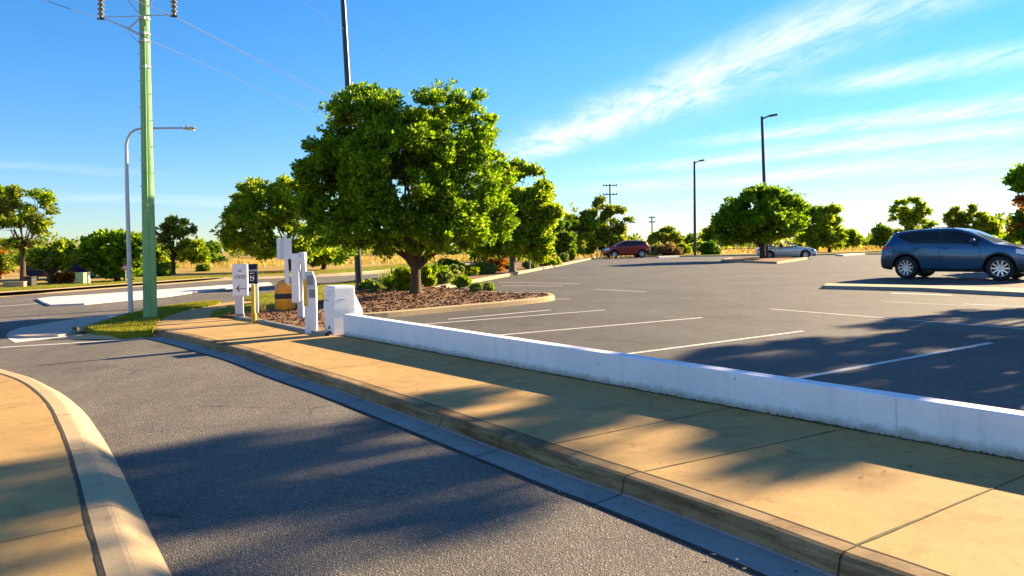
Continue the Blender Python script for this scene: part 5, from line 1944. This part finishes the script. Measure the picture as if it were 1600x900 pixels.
class Car:
    def __init__(s, belt, roof, width, wroof, bottom, wheels, rw, ra):
        s.belt, s.roof, s.width, s.wroof, s.bottom = map(smooth_interp, (belt, roof, width, wroof, bottom))
        s.x0, s.x1 = belt[0][0], belt[-1][0]
        s.wheels, s.rw, s.ra = wheels, rw, ra

    def zb(s, x):
        z = s.bottom(x)
        for xc in s.wheels:
            dx = abs(x - xc)
            if dx < s.ra:
                z = max(z, s.rw + math.sqrt(s.ra ** 2 - dx * dx))
        return z

    def side_y(s, x, z):
        """half width of the skin at x, z"""
        w, zt, zr = s.width(x), s.belt(x), max(s.roof(x), s.belt(x) + 0.012)
        wr = s.wroof(x)
        if z <= zt:
            zbm = s.bottom(x)
            t = (z - zbm) / max(zt - zbm, 0.05)
            return w * float(np.interp(t, [-0.2, 0, 0.12, 0.35, 0.55, 0.62, 0.85, 1.0], [0.84, 0.90, 0.965, 0.985, 1.0, 1.0, 0.985, 0.945]))
        t = (z - zt) / max(zr - zt, 0.01)
        return w * 0.945 + (wr - w * 0.945) * min(1, t) ** 1.15

    def section(s, x):
        zbx, zt, zr = s.zb(x), s.belt(x), max(s.roof(x), s.belt(x) + 0.012)
        zbm = s.bottom(x)
        pts = []
        for t in (0.0, 0.12, 0.30, 0.48, 0.56, 0.62, 0.80, 0.93, 1.0):
            z = max(zbm + (zt - zbm) * t, zbx + 0.004 * t)
            z = min(z, zt)
            pts.append((s.side_y(x, z), z))
        g = zr - zt
        for t in (0.06, 0.3, 0.55, 0.78, 0.9):
            z = zt + g * t
            pts.append((s.side_y(x, z), z))
        wr = s.wroof(x)
        cr_ = min(0.05, g * 0.35)
        pts += [(wr * 0.985, zt + g * 0.955), (wr * 0.93, zr - cr_ * 0.35), (wr * 0.75, zr - cr_ * 0.12), (wr * 0.4, zr), (0, zr + cr_ * 0.1)]
        return pts

    def top_z(s, x, y):
        sec = s.section(x)
        ys = [p[0] for p in sec[-6:]][::-1]
        zs = [p[1] for p in sec[-6:]][::-1]
        return float(np.interp(abs(y), ys, zs))

    def stations(s):
        xs = list(np.linspace(s.x0, s.x1, 96))
        for xc in s.wheels:
            for a in np.linspace(-1, 1, 25):
                xs.append(xc + s.ra * math.sin(a * PI / 2))
            xs += [xc - s.ra - 0.004, xc + s.ra + 0.004]
        xs = sorted(set(round(float(x), 4) for x in xs if s.x0 <= x <= s.x1))
        return xs

    def body(s, mat, parent):
        mb = MB()
        rows = []
        for x in s.stations():
            sec = s.section(x)
            rows.append([(x, -y, z) for y, z in sec] + [(x, y, z) for y, z in sec[::-1][1:]])
        mb.grid(rows, 0, True, True)
        mb.add(rows[0], [list(range(len(rows[0])))], 0)
        mb.add(rows[-1], [list(range(len(rows[-1])))[::-1]], 0)
        return mb.build('body', mat, parent)

    def patch(s, name, mat, parent, x0, x1, zlo, zhi, off, sides=(-1, 1), nx=14, nz=5, out=None):
        res = []
        for sd in sides:
            mb = MB()
            rows = []
            for i in range(nx + 1):
                x = x0 + (x1 - x0) * i / nx
                a, c = zlo(x), zhi(x)
                rows.append([(x, sd * (s.side_y(x, a + (c - a) * k / nz) + off), a + (c - a) * k / nz) for k in range(nz + 1)])
            mb.grid(rows, 0, True, sd > 0)
            res.append(mb.build(name, mat, parent if not isinstance(parent, dict) else parent[sd]))
        return res

    def top_patch(s, name, mat, parent, x0, x1, fr0, fr1, off, nx=10, ny=8):
        mb = MB()
        rows = []
        for i in range(nx + 1):
            t = i / nx
            x = x0 + (x1 - x0) * t
            hw = (fr0 + (fr1 - fr0) * t) * s.wroof(x)
            rows.append([(x + off * 0.6 * (1 if x1 > 0 else -1), hw * (2 * k / ny - 1), s.top_z(x, hw * (2 * k / ny - 1)) + off) for k in range(ny + 1)])
        mb.grid(rows, 0, True, True)
        return mb.build(name, mat, parent)

    def underside(s, parent):
        mb = MB()
        xa, xb = s.wheels[0] + s.ra + 0.02, s.wheels[1] - s.ra - 0.02
        w = s.width(0) * 0.86
        mb.box(((xa + xb) / 2, 0, s.bottom(0) + 0.03), (xb - xa, 2 * w, 0.10))
        for xc in s.wheels:
            mb.box((xc, 0, s.rw + 0.10), (2 * s.ra + 0.06, 2 * w - 0.55, 0.55))
        mb.box((s.x0 + 0.32, 0, s.bottom(s.x0) + 0.12), (0.4, 1.35, 0.16))
        mb.box((s.x1 - 0.38, 0, s.bottom(s.x1) + 0.12), (0.4, 1.3, 0.16))
        mb.build('chassis', M['trim'], parent)
        for xc in s.wheels:
            for sd in (-1, 1):
                mb = MB()
                rows = []
                for i in range(17):
                    a = PI * i / 16
                    x, z = xc + s.ra * 1.0 * math.cos(a), s.rw + s.ra * math.sin(a)
                    rows.append([(x, sd * (s.width(xc) - 0.05), z + 0.002), (x, sd * (s.width(xc) - 0.42), z + 0.002)])
                mb.grid(rows, 0, True, sd > 0)
                mb.build('wheel_arch_liner', M['trim'], parent)

    def cladding(s, parent, hgt=0.06, mat=None, ends=True):
        for sd in (-1, 1):
            mb = MB()
            rows = []
            for x in s.stations():
                if x < s.x0 + 0.06 or x > s.x1 - 0.06:
                    continue
                z0_ = s.zb(x)
                # radial trim round the arches
                rows.append([(x, sd * (s.side_y(x, z0_ + hgt * k / 3) + 0.010 - (0.006 if k == 3 else 0)), z0_ + hgt * k / 3 - (0.004 if k == 0 else 0)) for k in range(4)])
            mb.grid(rows, 0, True, sd > 0)
            mb.build('arch_cladding', mat or M['trim'], parent)


def wheel_set(car, parent, rim_mat, nsp=10, track=0.78, tw=0.225):
    R_ = car.rw
    tyre = MB()
    h = tw / 2
    prof = [(R_ * 0.66, -h * 0.92), (R_ * 0.80, -h), (R_ * 0.93, -h * 0.98), (R_ * 0.985, -h * 0.8), (R_, -h * 0.45), (R_, h * 0.45), (R_ * 0.985, h * 0.8), (R_ * 0.93, h * 0.98), (R_ * 0.80, h), (R_ * 0.66, h * 0.92)]
    tyre.lathe(prof, 36)
    rim = MB()
    rr = R_ * 0.665
    rim.lathe([(rr * 0.90, -h * 0.2), (rr * 0.93, h * 0.70), (rr * 0.96, h * 0.90), (rr * 1.0, h * 0.92), (rr * 1.01, h * 0.86)], 36)
    rim.lathe([(0.0, h * 0.78), (rr * 0.13, h * 0.78), (rr * 0.19, h * 0.72), (rr * 0.21, h * 0.3)], 20)
    for k in range(nsp):
        a = 2 * PI * k / nsp
        m3 = Matrix.Rotation(a, 4, 'Z')
        w0, w1 = rr * 0.085, rr * 0.075
        vs = [(rr * 0.14, -w0, h * 0.70), (rr * 0.14, w0, h * 0.70), (rr * 0.95, w1, h * 0.80), (rr * 0.95, -w1, h * 0.80),
              (rr * 0.14, -w0, h * 0.35), (rr * 0.14, w0, h * 0.35), (rr * 0.95, w1, h * 0.45), (rr * 0.95, -w1, h * 0.45)]
        rim.add([m3 @ Vector(v) for v in vs], [[0, 3, 2, 1], [4, 5, 6, 7], [0, 4, 7, 3], [1, 2, 6, 5], [2, 3, 7, 6], [0, 1, 5, 4]])
    disc = MB()
    disc.lathe([(0.0, h * 0.12), (rr * 0.92, h * 0.12)], 28)
    disc.lathe([(0.0, h * 0.2), (rr * 0.55, h * 0.2)], 28, 1)
    first = None
    for xc in car.wheels:
        for sd in (-1, 1):
            e = bpy.data.objects.new('wheel', None)
            COL.objects.link(e)
            e.empty_display_size = 0.1
            e.parent = parent
            e.location = (xc, sd * track, R_)
            e.rotation_euler = (PI / 2 if sd < 0 else -PI / 2, 0, 0.13 * xc)
            if first is None:
                first = (tyre.build('tyre', M['tyre'], e), rim.build('rim', rim_mat, e), disc.build('brake_disc', [M['trim'], M['grey']], e))
            else:
                for o in first:
                    c = o.copy()
                    COL.objects.link(c)
                    c.parent = e


def ellipsoid(mb, c, r, n=12, m=8, mi=0):
    rows = []
    for i in range(m + 1):
        a = -PI / 2 + PI * i / m
        rows.append([(c[0] + r[0] * math.cos(a) * math.cos(2 * PI * k / n), c[1] + r[1] * math.cos(a) * math.sin(2 * PI * k / n), c[2] + r[2] * math.sin(a)) for k in range(n + 1)])
    mb.grid(rows, mi, True)


def make_suv(label, loc, rz, paint, scale=1.0, nsp=10):
    t = thing('parked_car', label, 'car', loc, rz)
    t.scale = (scale, scale, scale)
    car = Car(
        belt=[(-2.26, 0.78), (-2.24, 0.92), (-2.16, 1.07), (-1.95, 1.14), (-1.4, 1.175), (-0.6, 1.165), (0.2, 1.145), (0.75, 1.14), (1.05, 1.145), (1.35, 1.125), (1.75, 1.07), (2.05, 0.975), (2.22, 0.86), (2.32, 0.70), (2.36, 0.58)],
        roof=[(-2.26, 0.80), (-2.24, 0.95), (-2.15, 1.14), (-2.0, 1.36), (-1.88, 1.53), (-1.80, 1.585), (-1.5, 1.635), (-0.9, 1.685), (-0.3, 1.70), (0.1, 1.675), (0.35, 1.61), (0.7, 1.455), (1.0, 1.30), (1.22, 1.185), (1.3, 1.16), (1.4, 1.138), (1.75, 1.083), (2.05, 0.99), (2.22, 0.875), (2.32, 0.715), (2.36, 0.60)],
        width=[(-2.26, 0.74), (-2.22, 0.80), (-2.10, 0.87), (-1.7, 0.915), (0.0, 0.925), (1.3, 0.92), (1.8, 0.885), (2.1, 0.80), (2.28, 0.66), (2.36, 0.52)],
        wroof=[(-2.26, 0.62), (-2.1, 0.60), (-1.9, 0.60), (-1.0, 0.635), (0.2, 0.625), (0.6, 0.64), (1.16, 0.70), (1.4, 0.72), (1.8, 0.66), (2.2, 0.50), (2.36, 0.36)],
        bottom=[(-2.26, 0.40), (-2.2, 0.36), (-1.9, 0.31), (-1.0, 0.28), (0.9, 0.275), (1.8, 0.27), (2.2, 0.28), (2.36, 0.33)],
        wheels=(-1.38, 1.36), rw=0.385, ra=0.455)
    car.body(paint, t)
    car.underside(t)
    car.cladding(t, 0.06)
    # dark glazing band with panes on it
    def zl(x):
        return car.belt(x) + 0.03 + max(0, (-1.15 - x)) ** 1.5 * 0.62 + max(0, x - 0.62) * 0.35

    def zh(x):
        return min(car.roof(x) - 0.075, 1.60) - max(0, -1.2 - x) ** 2 * 0.25
    car.patch('window_surround', M['trim'], t, -1.72, 0.90, zl, lambda x: max(zh(x), zl(x) + 0.004), 0.005, nx=40)
    gl = lambda a: (lambda x: zl(x) + a)
    gh = lambda x: max(zh(x) - 0.02, zl(x) + 0.022)
    car.patch('window', M['glass'], t, -0.27, 0.76, gl(0.018), gh, 0.009, nx=22)
    car.patch('window', M['glass'], t, -1.26, -0.38, gl(0.018), gh, 0.009, nx=18)
    car.patch('window', M['glass'], t, -1.66, -1.30, gl(0.018), gh, 0.009, nx=10)
    car.top_patch('windscreen', M['screen_glass'], t, 0.38, 1.19, 0.90, 0.95, 0.010)
    car.top_patch('rear_window', M['glass'], t, -1.90, -2.12, 0.86, 0.88, 0.010)
    # doors with handles
    for (x0, x1) in ((-0.33, 0.83), (-1.20, -0.34)):
        def lo_(x):
            return max(0.345, car.zb(x) + 0.11)
        fr = car.patch('door', M['trim'], t, x0 - 0.007, x1 + 0.007, lambda x: lo_(x) - 0.007, lambda x: car.belt(x) - 0.005, 0.0025, nx=24, nz=14)
        ds_ = car.patch('door_skin', paint, {-1: fr[0], 1: fr[1]}, x0 + 0.003, x1 - 0.003, lambda x: lo_(x) + 0.003, lambda x: car.belt(x) - 0.012, 0.0055, nx=24, nz=16)
        for sd, d_ in zip((-1, 1), fr):
            m_ = MB()
            hx_ = x0 + 0.17
            ellipsoid(m_, (hx_, sd * (car.side_y(hx_, 1.02) + 0.018), 1.015), (0.115, 0.020, 0.017))
            m_.build('handle', paint, d_)
    # crease along the doors
    car.patch('sill_moulding', paint, t, -0.95, 0.85, lambda x: 0.47 - 0.035 * x, lambda x: 0.53 - 0.04 * x, 0.020, nx=20, nz=3)
    car.patch('taillight', M['redlens'], t, -2.235, -1.86, lambda x: 0.95 + (x + 2.235) * 0.30, lambda x: min(1.105, car.belt(x) - 0.005) - max(0, x + 2.0) * 0.15, 0.012, nx=14)
    car.patch('headlight', M['clearlens'], t, 1.80, 2.27, lambda x: 0.86 - (x - 1.80) * 0.22, lambda x: min(0.99 - (x - 1.8) * 0.10, car.belt(x) - 0.01), 0.010, nx=14)
    car.patch('rear_bumper', M['trim'], t, -2.255, -1.84, lambda x: car.bottom(x) + 0.0, lambda x: 0.66, 0.012, nx=14)
    car.patch('front_bumper', M['trim'], t, 1.84, 2.34, lambda x: car.bottom(x) + 0.0, lambda x: 0.52, 0.012, nx=14)
    for sd in (-1, 1):
        m_ = MB()
        ellipsoid(m_, (0.66, sd * 1.02, 1.25), (0.095, 0.115, 0.085))
        m_.tube([(0.70, sd * 0.84, 1.17), (0.68, sd * 0.98, 1.20)], [0.03, 0.03], 8)
        m_.build('mirror', paint, t)
        m_ = MB()
        m_.tube([(-1.55, sd * 0.575, 1.625), (-1.4, sd * 0.58, 1.66), (-0.4, sd * 0.60, 1.715), (-0.05, sd * 0.60, 1.70), (0.05, sd * 0.60, 1.665)], 0.014, 6)
        m_.build('roof_rail', M['trim'], t)
    m_ = MB()
    m_.box((2.352, 0, 0.66), (0.03, 0.7, 0.13))
    m_.build('grille', M['trim'], t)
    m_ = MB()
    m_.box((-1.86, 0, 1.575), (0.20, 1.10, 0.028), 0, Matrix.Rotation(-0.1, 3, 'Y'), 0.01)
    m_.build('spoiler', paint, t)
    wheel_set(car, t, M['rim'], nsp, 0.80)
    return t


def make_convertible(label, loc, rz, paint, scale=1.0):
    t = thing('parked_car', label, 'car', loc, rz)
    t.scale = (scale, scale, scale)
    car = Car(
        belt=[(-2.25, 0.60), (-2.2, 0.78), (-2.05, 0.88), (-1.5, 0.93), (-0.5, 0.915), (0.3, 0.90), (0.7, 0.92), (1.1, 0.90), (1.6, 0.82), (1.95, 0.73), (2.12, 0.62), (2.2, 0.5), (2.24, 0.42)],
        roof=[(-2.25, 0.62), (-2.2, 0.80), (-2.05, 0.905), (-1.5, 0.96), (-1.1, 0.965), (-0.95, 0.935), (0.3, 0.92), (0.7, 0.955), (1.1, 0.925), (1.6, 0.845), (1.95, 0.755), (2.12, 0.64), (2.2, 0.52), (2.24, 0.44)],
        width=[(-2.25, 0.62), (-2.18, 0.74), (-1.95, 0.84), (-1.3, 0.885), (0.0, 0.895), (1.3, 0.885), (1.75, 0.83), (2.02, 0.72), (2.18, 0.56), (2.24, 0.42)],
        wroof=[(-2.25, 0.5), (-2.0, 0.62), (-1.0, 0.72), (0.0, 0.74), (0.8, 0.72), (1.5, 0.66), (2.0, 0.48), (2.24, 0.3)],
        bottom=[(-2.25, 0.30), (-2.1, 0.25), (-1.8, 0.21), (0, 0.18), (1.7, 0.19), (2.1, 0.21), (2.24, 0.28)],
        wheels=(-1.32, 1.32), rw=0.325, ra=0.385)
    car.body(paint, t)
    car.underside(t)
    m_ = MB()
    m_.box((-0.2, 0, 0.938), (1.45, 1.30, 0.03), 0, None, 0.01)
    m_.build('cockpit', M['trim'], t)
    for sd in (-1, 1):
        m_ = MB()
        m_.box((-0.35, sd * 0.36, 1.02), (0.14, 0.48, 0.26), 0, Matrix.Rotation(-0.25, 3, 'Y'), 0.05)
        m_.box((-0.40, sd * 0.36, 1.19), (0.09, 0.26, 0.14), 0, Matrix.Rotation(-0.2, 3, 'Y'), 0.035)
        m_.build('seat', M['seat'], t)
        m_ = MB()
        ellipsoid(m_, (0.42, sd * 0.95, 0.99), (0.075, 0.10, 0.065))
        m_.tube([(0.44, sd * 0.82, 0.94), (0.43, sd * 0.92, 0.96)], 0.025, 6)
        m_.build('mirror', paint, t)
    # raked windscreen frame with glass
    rows = []
    for i in range(5):
        f = i / 4
        hw = 0.72 - 0.13 * f
        rows.append([(0.80 - 0.80 * f + 0.05 * (1 - (2 * k / 8 - 1) ** 2), hw * (2 * k / 8 - 1), 0.945 + 0.44 * f) for k in range(9)])
    m_ = MB()
    m_.grid(rows, 0, True)
    m_.build('windscreen', M['screen_glass'], t)
    m_ = MB()
    loop = [rows[i][0] for i in range(5)] + rows[-1][1:] + [rows[i][-1] for i in range(3, -1, -1)]
    m_.tube(loop, 0.028, 6)
    m_.build('windscreen_frame', paint, t)
    # folded hood behind the seats
    m_ = MB()
    m_.box((-1.10, 0, 0.985), (0.5, 1.30, 0.09), 0, None, 0.04)
    m_.build('folded_hood', M['trim'], t)
    fr = car.patch('door', M['trim'], t, -0.62, 0.66, lambda x: 0.27, lambda x: car.belt(x) - 0.004, 0.0025, nx=16, nz=10)
    car.patch('door_skin', paint, {-1: fr[0], 1: fr[1]}, -0.605, 0.645, lambda x: 0.285, lambda x: car.belt(x) - 0.012, 0.006, nx=16, nz=12)
    for sd, d_ in zip((-1, 1), fr):
        m_ = MB()
        ellipsoid(m_, (-0.45, sd * (car.side_y(-0.45, 0.8) + 0.016), 0.80), (0.10, 0.018, 0.016))
        m_.build('handle', paint, d_)
    car.patch('headlight', M['glass'], t, 1.72, 2.10, lambda x: 0.60 - (x - 1.72) * 0.05, lambda x: min(0.70, car.belt(x) - 0.02), 0.010)
    car.patch('taillight', M['redlens'], t, -2.2, -1.95, lambda x: 0.66, lambda x: 0.78, 0.010)
    car.patch('front_bumper', M['trim'], t, 1.85, 2.23, lambda x: car.bottom(x), lambda x: 0.33, 0.010)
    m_ = MB()
    m_.box((2.235, 0, 0.42), (0.03, 0.62, 0.10))
    m_.build('grille', M['trim'], t)
    wheel_set(car, t, M['rim'], 10, 0.765, 0.21)
    return t


r_ = at(1417, 435.8)
f_ = at(1563, 438.6)
# near-side wheels are at y = -0.8 of the car
dv = Vector((f_.x - r_.x, f_.y - r_.y, 0))
scl = dv.length / 2.74
dv.normalize()
side = Vector((dv.y, -dv.x, 0))          # right-hand side of the heading
ctr = (r_ + f_) / 2 - side * 0.85 * scl
make_suv('blue family car seen from its side at the right edge of the car park', (ctr.x - dv.x * (-0.01) * scl, ctr.y, 0), math.atan2(dv.y, dv.x), M['blue'], scl)

r_ = at(1004, 403.0)
f_ = at(956.5, 403.9)
dv = Vector((f_.x - r_.x, f_.y - r_.y, 0))
dv = Vector((-0.985, -0.12, 0)).normalized()
ctr = at(980, 403.4)
make_suv('dark red car parked at the far end of the garden bed', (ctr.x, ctr.y + 0.9, 0), math.atan2(dv.y, dv.x), M['red'], 1.02, 8)

ctr = at(1241, 404.4)
make_convertible('silver blue open topped car parked behind the dense round tree', (ctr.x - 0.3, ctr.y + 0.9, 0), math.radians(-14), M['silver'], 1.0)

ctr = at(66, 438.5)
make_suv('dark car parked nose-on across the street between the black bin and the forked small tree', (ctr.x, ctr.y + 2.0, 0), math.radians(-97), M['navy'], 1.0, 8)
